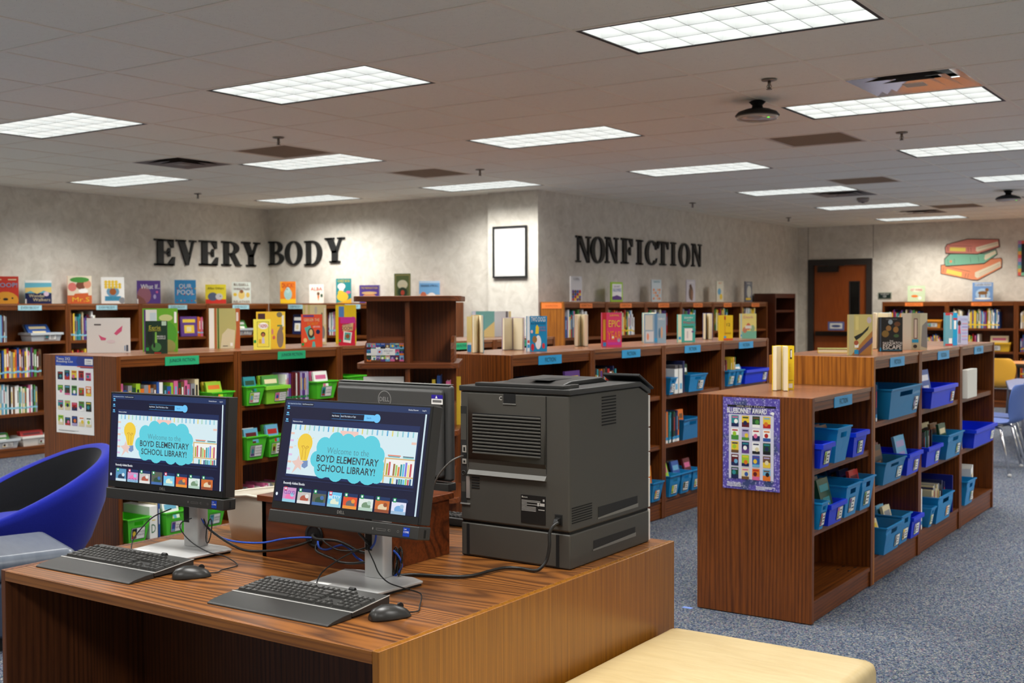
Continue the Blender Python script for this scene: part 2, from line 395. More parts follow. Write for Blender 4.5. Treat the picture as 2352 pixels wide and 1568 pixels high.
for x, y in LIGHTS:
    px, py, d = proj((x+G, y+G/2, CEIL)); vis = -300 < px < 2600 and -200 < py < 800
    c = LX.index(x)
    if vis:
        k = seen.get(c, 0); seen[c] = k+1
        lab = 'louvered ceiling light, %s from the viewer, %s' % (ords[k], colname[c])
        t = thing('ceiling_light', lab, 'ceiling light', (x, y, CEIL), 0, 'recessed ceiling lights')
    else: t = thing('ceiling_light', 'louvered ceiling light out of view behind or beside the viewer', 'ceiling light', (x, y, CEIL), 0, 'ceiling lights out of view')
    link('housing', housing, t); link('lamp_panel', panel, t)
    if vis:
        for k in (1, 2): link('louver_blade', long_b, t, (0, .03+(LD-.06)*k/3, 0))
        for k in range(1, 8): link('louver_blade', cross_b, t, (.03+(LW-.06)*k/8, 0, 0))
    la = bpy.data.lights.new('fluorescent_lamp', 'AREA'); la.shape = 'RECTANGLE'; la.size = LW-.08; la.size_y = LD-.08; la.energy = LAMP_W; la.spread = R(LAMP_SPREAD)
    la.color = (1.0, .98, .94)
    if -6 < x < -4 and 8.5 < y < 13: la.color = (.95, .90, .97)
    if y > 13.5: la.color = (1.0, .94, .85)
    lo = link('lamp_light', la, t, (LW/2, LD/2, -.003)); lo.visible_camera = False

# ------------------------------------------------------------------ vents, sprinklers, ceiling devices
def ring_frustum(b, x0, y0, x1, y1, z0, z1, ins, m):
    a = [(x0, y0, z0), (x1, y0, z0), (x1, y1, z0), (x0, y1, z0)]; c = [(x0+ins, y0+ins, z1), (x1-ins, y0+ins, z1), (x1-ins, y1-ins, z1), (x0+ins, y1-ins, z1)]
    for i in range(4): j = (i+1) % 4; b.face([a[i], a[j], c[j], c[i]], m)
vlab = {(-2.105, 6.26): 'shiny silver square air diffuser beside the right-hand ceiling light', (-8.205, 6.26): 'dark square air diffuser at the left of the ceiling',
        (-4.545, 12.36): 'dark air diffuser just behind the fourth light of the middle aisle', (-4.545, 15.41): 'farthest dark air diffuser near the back wall'}
for (x, y), kind in VENTS.items():
    t = thing('air_diffuser', vlab[(x, y)], 'air vent', (x, y, CEIL), 0, 'ceiling air diffusers')
    m = mat((226, 220, 212), .2, .75, name='polished_vent') if kind == 'silver' else mat((150, 140, 132), .35, .3, name='grey_vent')
    b = MB(); b.box(0, 0, .09, G, G, .1, mat((70, 66, 62), .6)); b.build('duct_opening', t)
    for q, (i0, zz) in enumerate(((.012, 0), (.09, -.006), (.165, -.010))):
        b = MB(); ring_frustum(b, i0, i0, G-i0, G-i0, .0+zz, .045+zz, .10, m); b.build('vent_cone', t)
    MB().box(.25, .25, -.01, G-.25, G-.25, -.006, m).build('centre_plate', t)
rlab = ['square return grille in front of the sprinkler on the right', 'square return grille left of the middle aisle lights', 'pale return grille beside the light over the left aisle', 'small dark return grille far over the middle aisle', 'farthest return grille near the back wall']
for (x, y), lab in zip(RETURNS, rlab):
    t = thing('return_grille', lab, 'air vent', (x, y, CEIL), 0, 'ceiling return grilles')
    fm = mat((206, 194, 180), .5)
    b = MB()
    for a0, b0, a1, b1 in ((.006, .006, G-.006, .04), (.006, G-.04, G-.006, G-.006), (.006, .04, .04, G-.04), (G-.04, .04, G-.006, G-.04)): b.box(a0, b0, .0036, a1, b1, .012, fm)
    b.build('frame', t)
    MB().box(.04, .04, .0145, G-.04, G-.04, .018, mat((196, 182, 166), .9)).build('backing', t)
    b = MB()
    for k in range(44): yy = .042+k*.012; b.face([(.04, yy, .004), (G-.04, yy, .004), (G-.04, yy+.009, .014), (.04, yy+.009, .014)], mat((216, 202, 186), .6))
    o = b.build('louvre_fins', t); o['kind'] = 'stuff'
BRASS = mat((140, 132, 122), .3, .8, name='sprinkler_metal')
for (x, y), lab in (((-6.14, 5.97), 'ceiling sprinkler above the pale return grille on the left'), ((-9.87, 8.40), 'ceiling sprinkler near the left lettered wall'), ((-6.13, 8.43), 'ceiling sprinkler beside the middle return grille'),
                    ((-2.42, 6.0), 'nearest ceiling sprinkler, beside the round black ceiling device'), ((-2.39, 8.39), 'ceiling sprinkler behind the right-hand ceiling light'), ((-6.07, 12.67), 'distant ceiling sprinkler by the nonfiction wall'), ((-6.0, 15.6), 'farthest ceiling sprinkler by the nonfiction wall')):
    t = thing('sprinkler_head', lab, 'sprinkler', (x, y, CEIL), 0, 'ceiling sprinklers')
    MB().lathe([(.042, 0), (.042, -.004), (.02, -.008), (.0, -.008)], (0, 0, 0), BRASS, 16).build('escutcheon', t)
    MB().lathe([(.009, -.008), (.009, -.03), (.006, -.034), (.006, -.05), (.0, -.05)], (0, 0, 0), BRASS, 10).build('stem', t)
    MB().lathe([(.0, -.05), (.016, -.05), (.016, -.053), (.0, -.053)], (0, 0, 0), BRASS, 12).build('deflector', t)
    b = MB()
    for s in (-1, 1): b.tube([(s*.008, 0, -.026), (s*.014, 0, -.036), (s*.004, 0, -.05)], .0022, BRASS, 6)
    b.build('frame_arms', t)
for (x, y), lab in (((-2.72, 6.56), 'round black ceiling device with a clear base and green light'), ((-2.66, 13.32), 'distant round black device on the ceiling at right')):
    t = thing('ceiling_device', lab, 'ceiling device', (x, y, CEIL), 0, 'round ceiling devices')
    MB().lathe([(.03, 0), (.05, -.01), (.03, -.03), (.035, -.05)], (0, 0, 0), VBLK, 16).build('mount', t)
    MB().lathe([(.03, -.045), (.075, -.055), (.115, -.07), (.132, -.09), (.130, -.094), (.0, -.094)], (0, 0, 0), BLK, 32).build('housing', t)
    MB().lathe([(.126, -.094), (.120, -.112), (.07, -.122), (.0, -.124)], (0, 0, 0), mat((200, 190, 182), .12, .3, name='clear_lens'), 32).build('lens', t)
    MB().box(.085, -.06, -.116, .097, -.048, -.108, glow((90, 255, 60), 2)).build('status_light', t)
t = thing('smoke_detector', 'small round smoke detector on the far ceiling', 'smoke detector', (-4.22, 13.29, CEIL))
MB().lathe([(.07, 0), (.07, -.02), (.05, -.045), (0, -.048)], (0, 0, 0), mat((150, 140, 135), .5), 20).build('body', t); MB().lathe([(.02, -.046), (.02, -.053), (0, -.053)], (0, 0, 0), BLK, 12).build('sensor', t)

# ------------------------------------------------------------------ door in the back wall
FRM = mat((52, 47, 44), .45, name='door_frame_brown')
door = thing('door_1', 'orange-brown wooden door in a dark frame on the back wall', 'door', (0, YB, 0)); del door['category']; door['kind'] = 'structure'
b = MB(); b.box(DX0-.09, -.02, 0, DX0, .1, DZ+.09, FRM); b.box(DX1, -.02, 0, DX1+.09, .1, DZ+.09, FRM); b.box(DX0, -.02, DZ, DX1, .1, DZ+.09, FRM)
b.build('door_frame', door)
leaf = MB().box(DX0+.004, .02, .01, -5.867, .065, DZ-.004, DOORW).box(-5.714, .02, .01, DX1-.004, .065, DZ-.004, DOORW).box(-5.867, .02, .01, -5.714, .065, 1.156, DOORW).box(-5.867, .02, 1.836, -5.714, .065, DZ-.004, DOORW).build('door_leaf', door)
MB().box(-5.867, .03, 1.156, -5.714, .05, 1.836, mat((26, 26, 24), .15, name='dark_glass')).build('window_pane', leaf)
b = MB(); b.box(-5.875, .012, 1.148, -5.860, .025, 1.844, FRM); b.box(-5.721, .012, 1.148, -5.706, .025, 1.844, FRM); b.box(-5.875, .012, 1.148, -5.706, .025, 1.163, FRM); b.box(-5.875, .012, 1.829, -5.706, .025, 1.844, FRM); b.build('window_trim', leaf)
MB().box(-6.369, -.04, 1.99, -6.04, .02, 2.085, mat((34, 28, 24), .4)).build('door_closer', door); MB().box(-6.2, -.03, 2.085, -5.95, -.01, 2.11, FRM).build('closer_arm', door)
MB().box(-6.40, -.035, .99, -5.66, .02, 1.06, mat((40, 32, 26), .35, .5)).build('push_bar', door)
# sign taped to the door
t = thing('door_sign', 'white and blue paper sign taped on the orange door', 'sign', (-6.211, YB+.019, 1.076))
MB().box(0, -.001, 0, .258, .0, .134, mat((110, 122, 178), .6)).build('sheet', t)
F_ = fr((0, -.001, 0), (1, 0, 0), (0, 0, 1)); Art().rect(.03, .025, .228, .112, PAPER).disc(.129, .066, .075, .02, mat((70, 84, 140), .6)).build('print', t, F_)
t = thing('room_plaque', 'small dark green room number plaque beside the door', 'sign', (-5.421, YB-.001, 1.56))
MB().box(0, -.006, 0, .206, 0, .104, mat((150, 156, 140), .5)).build('backing', t, bevel=.002)
MB().box(.012, -.009, .012, .194, -.006, .092, mat((26, 44, 40), .4)).build('panel', t)
F_ = fr((0, -.009, 0), (1, 0, 0), (0, 0, 1)); text(t, 'CLASSROOM', PAPER, F_, .103, .076, w=.13, h=.014); text(t, '123', PAPER, F_, .103, .042, h=.026)

# ------------------------------------------------------------------ big serif wall letters
def ell(cx, cy_, rx, ry, a0, a1, n): return [(cx+rx*cos(a0+(a1-a0)*i/n), cy_+ry*sin(a0+(a1-a0)*i/n)) for i in range(n+1)]
def arcring(cx, cy_, rx, ry, ix, iy, a0, a1, n=16):
    o, i_ = ell(cx, cy_, rx, ry, a0, a1, n), ell(cx, cy_, ix, iy, a0, a1, n)
    return [[o[k], o[k+1], i_[k+1], i_[k]] for k in range(n)]
def rc(x0, y0, x1, y1): return [(x0, y0), (x1, y0), (x1, y1), (x0, y1)]
def LET(ch):
    S = .07
    if ch in 'EF':
        p = [rc(.13, 0, .42, 1), rc(0, 0, .56, S), rc(0, 1-S, .86, 1), rc(.42, .47, .66, .54), [(.66, .34), (.74, .34), (.74, .67), (.66, .67), (.58, .54), (.58, .47)], [(.62, 1-S), (.80, .68), (.90, .68), (.90, 1), (.62, 1)]]
        if ch == 'E': p += [rc(0, 0, .90, S), [(.62, S), (.86, .34), (.96, .34), (.92, 0), (.62, 0)]]
        return p
    if ch == 'V': return [[(.08, 1), (.40, 1), (.68, .28), (.55, 0), (.47, 0)], [(.58, .18), (.80, 1), (.90, 1), (.60, 0)], rc(0, 1-S, .48, 1), rc(.66, 1-S, 1, 1)]
    if ch == 'Y': return [[(.07, 1), (.38, 1), (.60, .52), (.60, .38), (.38, .38)], [(.52, .46), (.76, 1), (.88, 1), (.64, .42)], rc(.36, 0, .64, .48), rc(.24, 0, .76, S), rc(0, 1-S, .47, 1), rc(.64, 1-S, 1, 1)]
    if ch == 'I': return [rc(.26, 0, .74, 1), rc(.05, 0, .95, S), rc(.05, 1-S, .95, 1)]
    if ch == 'T': return [rc(.36, 0, .64, 1), rc(.22, 0, .78, S), rc(0, 1-S, 1, 1), [(0, 1), (0, .68), (.07, .68), (.22, 1-S)], [(1, 1), (1, .68), (.93, .68), (.78, 1-S)]]
    if ch == 'N': return [rc(.10, 0, .19, 1), rc(.80, 0, .90, 1), [(.08, 1), (.36, 1), (.90, .0), (.76, 0), (.19, .86)], rc(0, 0, .30, S), rc(0, 1-S, .3, 1), rc(.68, 1-S, 1, 1)]
    if ch == 'O': return arcring(.5, .5, .5, .515, .24, .45, 0, 2*pi, 28)
    if ch == 'C': return arcring(.54, .5, .54, .515, .27, .45, R(42), R(318), 22) + [[(.82, .97), (.92, .97), (.96, .64), (.88, .64), (.78, .86)], [(.94, .28), (1.0, .30), (.92, .1), (.86, .14)]]
    if ch == 'D': return [rc(.10, 0, .36, 1), rc(0, 0, .5, S), rc(0, 1-S, .5, 1)] + arcring(.44, .5, .54, .5, .28, .43, -pi/2, pi/2, 16)
    if ch == 'B': return [rc(.10, 0, .37, 1), rc(0, 0, .5, S), rc(0, 1-S, .5, 1), rc(.3, .47, .5, .54)] + arcring(.44, .745, .46, .255, .2, .185, -pi/2, pi/2, 12) + arcring(.44, .265, .55, .265, .28, .195, -pi/2, pi/2, 12)
    if ch == 'R': return [rc(.10, 0, .37, 1), rc(0, 0, .48, S), rc(0, 1-S, .5, 1), rc(.3, .45, .5, .52), [(.40, .48), (.66, .50), (.94, S), (1.02, S), (1.02, 0), (.72, 0)]] + arcring(.44, .73, .46, .27, .2, .2, -pi/2, pi/2, 12)
LETM = mat((34, 35, 34), .55, name='letter_black')
def wall_letters(word, F, rows, where):
    cnt = {}
    for k, (ch, a, b_, z0, z1) in enumerate(rows):
        b = MB()
        for p in LET(ch): b.prism([(q[0]*(b_-a), q[1]*(z1-z0)) for q in p], 'z', 0, .022, LETM)
        o = link('wall_letter', b.mesh('wall_letter'), None, F(a, z0))
        nth = ['first', 'second', 'third', 'fourth', 'fifth', 'sixth', 'seventh', 'eighth', 'ninth', 'tenth'][k]
        tag(o, 'black serif wall letter %s, %s letter of the word %s %s' % (ch, nth, word, where), 'letter', 'wall letters')
wall_letters('EVERY', lambda a, z: fr((XL+.001, a, z), (0, 1, 0), (0, 0, 1)), [('E', 8.562, 8.863, 1.958, 2.259), ('V', 8.869, 9.166, 1.968, 2.262), ('E', 9.208, 9.508, 1.975, 2.27), ('R', 9.552, 9.86, 1.978, 2.275), ('Y', 9.871, 10.176, 1.98, 2.281)], 'on the left wall')
wall_letters('BODY', lambda a, z: fr((a, 10.339, z), (1, 0, 0), (0, 0, 1)), [('B', -10.815, -10.545, 2.003, 2.302), ('O', -10.528, -10.227, 1.998, 2.291), ('D', -10.19, -9.889, 1.984, 2.287), ('Y', -9.845, -9.524, 2.009, 2.311)], 'beside the corner')
wall_letters('NONFICTION', lambda a, z: fr((-6.699, a, z), (0, 1, 0), (0, 0, 1)), [('N', 11.002, 11.32, 1.961, 2.257), ('O', 11.324, 11.64, 1.965, 2.263), ('N', 11.65, 11.958, 1.97, 2.272), ('F', 12.028, 12.338, 1.975, 2.277), ('I', 12.397, 12.575, 1.972, 2.273), ('C', 12.632, 12.943, 1.977, 2.276), ('T', 12.955, 13.253, 1.981, 2.28), ('I', 13.314, 13.475, 1.984, 2.282), ('O', 13.55, 13.879, 1.978, 2.28), ('N', 13.929, 14.227, 1.99, 2.29)], 'on the side wall')

# framed print on the pillar
t = thing('framed_picture', 'black framed white print with fine curved lines on the pillar', 'picture', (-7.273, 10.249, 1.78))
PW, PH = .44, .555
for a0, c0, a1, c1 in ((0, 0, PW, .018), (0, PH-.018, PW, PH), (0, .018, .018, PH-.018), (PW-.018, .018, PW, PH-.018)): MB().box(a0, -.025, c0, a1, 0, c1, BLK).build('frame_bar', t)
MB().box(.018, -.012, .018, PW-.018, -.004, PH-.018, mat((212, 212, 210), .6)).build('print', t)
F_ = fr((0, -.012, 0), (1, 0, 0), (0, 0, 1)); A = Art(.00002)
for k in range(22):
    r_ = .06+k*.0165; pts = [(min(max(.03+(PW-.05)-r_*1.0*cos(q*pi/28), .02), PW-.02), .02+min(r_*1.25*sin(q*pi/28)+.02*sin(q*.8+k*.3), PH-.05)) for q in range(15)]
    A.line([p for p in pts if .02 < p[0] < PW-.02] or pts[:2], .0022, mat((150, 150, 154), .6))
A.build('curved_lines', t, F_)

# cardboard cut-out of stacked books on the back wall (outline in unit box)
t = thing('wall_decal', 'cut-out picture of three stacked books on the back wall', 'wall decoration', (-4.495, YB-.001, 1.817))
DW, DH = .862, .628
def zc(x, y): return ((x-1508)/622*DW, (815-y)/420*DH)
P_ = lambda *q: [zc(q[i], q[i+1]) for i in range(0, len(q), 2)]
INK, PK, GN, OG, YL, PG = [mat(c, .7) for c in ((74, 52, 44), (204, 126, 112), (120, 180, 152), (226, 142, 102), (226, 208, 96), (226, 214, 186))]
F_ = fr((0, 0, 0), (1, 0, 0), (0, 0, 1))
def cut(name, outline, m, z): b = MB(); b.prism(P_(*outline), 'z', z-.004, z, m); return b.build(name, t, F_)
bk = cut('lower_book', (1508, 650, 1840, 612, 2120, 592, 2132, 610, 2128, 692, 1890, 812, 1840, 810, 1508, 740), INK, .004)
Art().poly(P_(1514, 656, 1900, 616, 2112, 598, 2124, 612, 2120, 688, 1888, 804, 1838, 802, 1514, 736), OG).poly(P_(1860, 730, 2112, 628, 2118, 676, 1884, 788, 1858, 770), PG).poly(P_(1575, 692, 1728, 728, 1724, 770, 1565, 732), YL).line(P_(1540, 676, 1530, 728), .004, INK).line(P_(1770, 736, 1758, 782), .004, INK).line(P_(1795, 740, 1785, 786), .004, INK).line(P_(1560, 664, 1810, 722), .004, INK).line(P_(1900, 745, 2110, 652), .003, INK).line(P_(1900, 765, 2110, 668), .003, INK).build('print', bk, Matrix.Translation((0, 0, .004)))
bk = cut('middle_book', (1545, 590, 1600, 540, 1960, 545, 2070, 510, 2082, 560, 1950, 650, 1560, 668, 1545, 630), INK, .009)
Art().poly(P_(1552, 594, 1604, 548, 1960, 552, 2066, 516, 2076, 558, 1948, 642, 1562, 660, 1552, 630), GN).poly(P_(1960, 562, 2062, 522, 2072, 552, 1965, 614, 1952, 600), PG).line(P_(1582, 594, 1588, 646), .004, INK).line(P_(1648, 590, 1654, 642), .004, INK).line(P_(1812, 582, 1818, 636), .004, INK).line(P_(1892, 578, 1898, 630), .004, INK).disc(*zc(1614, 618), .018, .02, OG).build('print', bk, Matrix.Translation((0, 0, .009)))
bk = cut('upper_book', (1550, 480, 1570, 445, 1780, 398, 2098, 412, 2108, 490, 1885, 556, 1558, 540), INK, .014)
Art().poly(P_(1558, 482, 1578, 452, 1782, 406, 2090, 418, 2098, 486, 1882, 548, 1564, 532), PK).poly(P_(1870, 486, 2086, 436, 2094, 476, 1884, 530, 1868, 520), PG).poly(P_(1605, 478, 1768, 488, 1764, 524, 1602, 514), YL).line(P_(1580, 470, 1584, 520), .004, INK).line(P_(1792, 486, 1794, 530), .004, INK).line(P_(1818, 488, 1820, 532), .004, INK).line(P_(1590, 458, 1830, 474), .004, INK).line(P_(1890, 500, 2080, 452), .003, INK).build('print', bk, Matrix.Translation((0, 0, .014)))
# bulletin board at the right edge
t = thing('bulletin_board', 'dark bulletin board with a colourful border at the right edge', 'bulletin board', (-3.42, YB-.001, 1.884))
MB().box(0, -.015, 0, 1.5, 0, .5, mat((36, 44, 48), .8)).build('board', t)
F_ = fr((0, -.015, 0), (1, 0, 0), (0, 0, 1)); A = Art()
bc = [mat(c, .7) for c in ((222, 96, 84), (232, 176, 84), (120, 186, 150), (108, 148, 196), (190, 130, 176))]
for k in range(10): A.rect(0, k*.05, .045, k*.05+.05, bc[k % 5])
for k in range(29): A.rect(.045+k*.05, .455, .095+k*.05, .5, bc[k % 5]).rect(.045+k*.05, 0, .095+k*.05, .045, bc[(k+2) % 5])
A.build('border', t, F_)

# ================================================================== bookcases
def Wp(F, u, d, z): return (F[1]-d, u, z) if F[0] == '+X' else (u, F[1]+d, z)
def Rz(F): return pi/2 if F[0] == '+X' else 0
PT = .030
TALLS, LOWS, WALLS = (.856, .512), (.720, .434), (1.140, .784, .428)
def bookcase(label, F, u0, u1, depth, h, shelves, base, tagc=None, tagt='', tagu=None, double=False, wm=None, group=None, name='bookcase', gold=None):
    wm = wm or OAK; w = u1-u0
    t = thing(name, label, 'bookcase', Wp(F, u0, 0, 0), Rz(F), group)
    for s in (0, 1):
        x = .001 if s == 0 else w-PT-.001
        MB().box(x, 0, .004, x+PT, depth, h, (gold['Z'] if gold and s == 0 else wm['Z'])).build('side_panel', t, bevel=.0015, seg=1)
    i0, i1 = PT+.001, w-PT-.001
    ym = depth/2 if double else depth-.012
    MB().box(i0, ym-.005, base, i1, ym+.005, h-.02, wm['Z']).build('back_panel', t)
    dd = depth-.004
    MB().box(i0, .003, h-.021, i1, dd, h, OAKTOP['X'] if wm is OAK else wm['X']).build('top_board', t)
    MB().box(i0, .006, h-.064, i1, .024, h-.0225, wm['X']).build('front_rail', t)
    if double: MB().box(i0, depth-.024, h-.064, i1, depth-.006, h-.0225, wm['X']).build('rear_rail', t)
    for z in shelves:
        if double:
            for a, c in ((.012, ym-.006), (ym+.006, depth-.012)): MB().box(i0, a, z-.030, i1, c, z, wm['X']).build('shelf', t)
        else: MB().box(i0, .010, z-.030, i1, ym-.006, z, wm['X']).build('shelf', t)
    if double:
        for a, c in ((.004, ym-.006), (ym+.006, depth-.004)): MB().box(i0, a, base-.022, i1, c, base, wm['X']).build('bottom_shelf', t)
    else: MB().box(i0, .004, base-.022, i1, ym-.006, base, wm['X']).build('bottom_shelf', t)
    MB().box(i0, .010, .004, i1, .028, base-.0225, wm['X']).build('base_board', t)
    if tagc:
        a, c = tagu; hh = .048 if h < 1.4 else .046
        lb = MB().box(a-u0, .002, h-.067, c-u0, .0055, h-.067+hh+.004, mat(tagc, .35)).build('shelf_label', t)
        text(lb, tagt, mat((28, 60, 70) if tagc[2] > 90 else (120, 60, 20), .6), fr((0, .002, 0), (1, 0, 0), (0, 0, 1)), (a+c)/2-u0, h-.041, w=(c-a)*(.46 if tagt == 'FICTION' else .76), h=.026)
    return t
FICB, JRG, EVB, NFO = (48, 158, 214), (44, 170, 116), (168, 212, 222), (242, 132, 62)
FJ, FF, FR_, FE, FB, FN, FK = ('+X', -5.493), ('+X', -3.656), ('+X', -1.860), ('+X', -10.52), ('-Y', 10.04), ('+X', -6.40), ('-Y', 17.53)
UJ = [4.08, 4.975, 5.90, 6.83, 7.755, 8.68]
jl = ['junior fiction bookcase with the reading list poster on its end', 'junior fiction bookcase with white lettered binders between green bins', 'junior fiction bookcase partly behind the dark book tower', 'far junior fiction bookcase behind the dark book tower', 'last junior fiction bookcase of its row, nearest the pillar']
jt = [(4.42, 4.67), (5.32, 5.57), (6.24, 6.49), (7.15, 7.40), (8.09, 8.34)]
for k in range(5): bookcase(jl[k], FJ, UJ[k], UJ[k+1], .69, 1.204, TALLS, .14, JRG, 'JUNIOR FICTION', jt[k], True, group='junior fiction row')
UF = [5.304, 6.212, 7.18, 8.165, 9.07]
fl = ['middle row fiction bookcase behind the printer, with the blue and white dog book on top', 'middle row fiction bookcase with the hot pink book on top', 'middle row fiction bookcase with white binders between blue bins', 'last fiction bookcase of the middle row, with a royal blue bin']
ft = [(5.60, 5.85), (6.59, 6.84), (7.51, 7.77), (8.47, 8.75)]
for k in range(4): bookcase(fl[k], FF, UF[k], UF[k+1], .577, 1.204, TALLS, .14, FICB, 'FICTION', ft[k], True, group='middle fiction row')
UR = [6.05, 6.945, 7.92, 8.894]
rl = ['right row tall fiction bookcase just behind the low one, with a large teal bin', 'right row fiction bookcase holding a wide royal blue bin on top shelf', 'last fiction bookcase of the right row, nearest the blue chair']
rt = [(6.35, 6.62), (7.34, 7.61), (8.29, 8.55)]
lowc = bookcase('low fiction bookcase in front with the purple award poster on its end', FR_, 5.14, 6.05, .577, 1.05, LOWS, .105, FICB, 'FICTION', (5.45, 5.71), True, name='low_bookcase')
for a_, c_ in ((.739, .128), (.824, .127), (.736, .067), (.828, .066)): MB().lathe([(.009, 0), (.009, .0008), (0, .0008)], (a_, c_, .1051), BLK, 12).build('hole_plug', lowc)
for k in range(3): bookcase(rl[k], FR_, UR[k], UR[k+1], .577, 1.204, TALLS, .14, FICB, 'FICTION', rt[k], True, group='right fiction row', gold=OAKGOLDLIT if k == 0 else None)
UE = [6.30, 7.24, 8.147, 9.091, 10.036]
el = ['leftmost wall bookcase of picture books at the left edge', 'wall bookcase of picture books behind the white flip book', 'wall bookcase of picture books with the unicorn book on its shelf', 'wall bookcase of picture books next to the room corner']
et = [(6.68, 6.94), (7.58, 7.84), (8.52, 8.78), (9.46, 9.72)]
for k in range(4): bookcase(el[k], FE, UE[k], UE[k+1], .29, 1.52, WALLS, .091, EVB, 'EVERYBODY', et[k], group='left wall bookcases')
UB = [-10.52, -9.595, -8.67, -7.746]
bl = ['corner wall bookcase below the letters BODY with the duck book on top', 'wall bookcase behind the dark book tower with the teal chef book on top', 'wall bookcase ending at the pillar, mostly behind the book tower']
for k in range(3): bookcase(bl[k], FB, UB[k], UB[k+1], .29, 1.52, WALLS, .091, EVB, 'EVERYBODY', (UB[k]+.33, UB[k]+.57), group='body wall bookcases')
UN = [10.272, 11.185, 12.105, 13.041, 13.982, 14.91, 15.83]
nt = [(10.61, 10.87), (11.49, 11.76), (12.43, 12.71), (13.39, 13.66), (14.32, 14.57), (15.26, 15.53)]
for k in range(6):
    t = bookcase('%s nonfiction wall bookcase counted from the pillar' % ords[k], FN, UN[k], UN[k+1], .29, 1.52, WALLS, .091, NFO, 'NONFICTION', nt[k], group='nonfiction wall bookcases', gold=OAKGOLDLIT if k == 0 else None)
    if k == 0:
        lb = MB().box(-.0025, .02, 1.448, 0, .27, 1.508, mat(NFO, .35)).build('shelf_label', t)
        text(lb, 'NONFICTION', mat((190, 90, 40), .6), fr((-.0025, 0, 0), (0, -1, 0), (0, 0, 1)), -.145, 1.478, w=.15, h=.02)
UK = [-5.27, -4.327, -3.383, -2.44, -1.50]
kl = ['back wall bookcase beside the door', 'back wall bookcase under the cut-out books', 'back wall bookcase at the right edge behind the tables', 'back wall bookcase beyond the right edge']
kt = [(-4.93, -4.67), (-3.99, -3.71), (-3.04, -2.78), (-2.1, -1.84)]
for k in range(4): bookcase(kl[k], FK, UK[k], UK[k+1], .29, 1.52, (1.13, .80, .44), .091, NFO, 'NONFICTION', kt[k], group='back wall bookcases')
bookcase('taller dark empty bookcase in the far corner by the door', ('+X', -6.33), 15.95, 16.75, .33, 1.645, (1.40, 1.12, .82, .5), .10, None, wm=OAKDARK, name='tall_bookcase')

# ------------------------------------------------------------------ books standing with spines out
_B = {}
def spine_mesh(col, tape, patch):
    key = (col, tape, patch)
    if key in _B: return _B[key]
    m = C(col); b = MB()
    b.box(0, 0, 0, .1, 1, 1, m).box(.9, 0, 0, 1, 1, 1, m).box(.1, 0, 0, .9, .02, 1, m).box(.1, .02, .015, .9, .975, .985, GREYP)
    if patch: b.box(.28, -.004, .38, .72, .0, .82, C(patch))
    if tape == 'pale blue': b.box(-.004, -.006, .17, 1.004, .25, .235, mat((140, 200, 220), .4))
    if tape == 'yellow': b.box(-.004, -.006, .17, 1.004, .25, .235, mat((240, 206, 40), .4))
    if tape == 'fiction': b.box(.02, -.006, .11, .98, .0, .20, mat((50, 150, 206), .4)).box(.06, -.006, .015, .94, .0, .105, PAPER)
    if tape == 'junior': b.box(.02, -.006, .10, .98, .0, .18, mat((30, 140, 70), .4))
    _B[key] = b.mesh('book'); return _B[key]
MIX = ['white']*5 + ['cream']*2 + ['red', 'orange', 'yellow', 'yellow', 'green', 'teal', 'sky blue', 'blue', 'navy', 'purple', 'pink', 'grey', 'brown', 'black', 'white', 'maroon']
BR = ['yellow', 'yellow', 'blue', 'navy', 'purple', 'orange', 'white', 'teal', 'green', 'red', 'sky blue', 'cream', 'grey']
DRK = ['black', 'navy', 'grey', 'teal', 'maroon', 'white', 'blue', 'purple', 'brown', 'orange', 'red']
FAR = []
def row_books(F, u0, u1, z, where, hr=(.21, .29), tr=(.010, .022), pal=MIX, tape=None, setb=.035, dep=(.17, .22), rnd=None, far=False):
    rnd = rnd or random.Random(int(u0*1000)+int(z*977)); u = u0; n = 0
    while True:
        th = rnd.uniform(*tr)
        if u+th > u1: break
        c = rnd.choice(pal); pc = rnd.choice(['white', 'yellow', 'black', 'red', 'sky blue', None, None]); pc = None if pc == c else pc
        hh, dd = rnd.uniform(*hr), rnd.uniform(*dep)
        if far:
            M = Matrix.Translation(Wp(F, u, setb+rnd.uniform(0, .012), z+.0004)) @ Matrix.Rotation(Rz(F), 4, 'Z') @ Matrix.Diagonal((th-.0007, dd, hh, 1))
            FAR.append((M, spine_mesh(c, tape, pc))); u += th; continue
        o = link('book', spine_mesh(c, tape, pc)); o.location = Wp(F, u, setb+rnd.uniform(0, .012), z+.0004); o.rotation_euler = (0, 0, Rz(F)); o.scale = (th-.0007, dd, hh)
        tag(o, '%s book %s' % (c, where), 'book', 'books ' + where); u += th; n += 1
E1, E2, E3 = WALLS
row_books(FE, 6.34, 6.59, E1, 'on the upper shelf of the leftmost wall bookcase', hr=(.25, .285), tape='pale blue')
row_books(FE, 6.34, 6.955, E2, 'on the second shelf of the leftmost wall bookcase', tr=(.014, .028), hr=(.24, .30), tape='pale blue', pal=MIX+['yellow', 'orange', 'red'])
row_books(FE, 6.34, 6.92, E3, 'on the third shelf of the leftmost wall bookcase', tr=(.014, .028), hr=(.23, .30), tape='pale blue', pal=MIX+['teal', 'pink', 'green'])
row_books(FE, 7.28, 7.61, E1, 'on the upper shelf behind the white flip book', tr=(.014, .028), hr=(.23, .30), tape='pale blue')
row_books(FE, 7.28, 7.50, E2, 'on the second shelf behind the white flip book', hr=(.22, .28), pal=['maroon', 'red', 'yellow', 'purple', 'brown', 'orange'])
row_books(FE, 8.60, 8.69, E1, 'left of the unicorn book', hr=(.26, .30), tape='pale blue', pal=['sky blue', 'blue', 'white', 'red'])
row_books(FE, 8.965, 9.055, E1, 'right of the unicorn book', hr=(.20, .23), tape='pale blue', pal=['navy', 'orange', 'pink', 'dark green'])
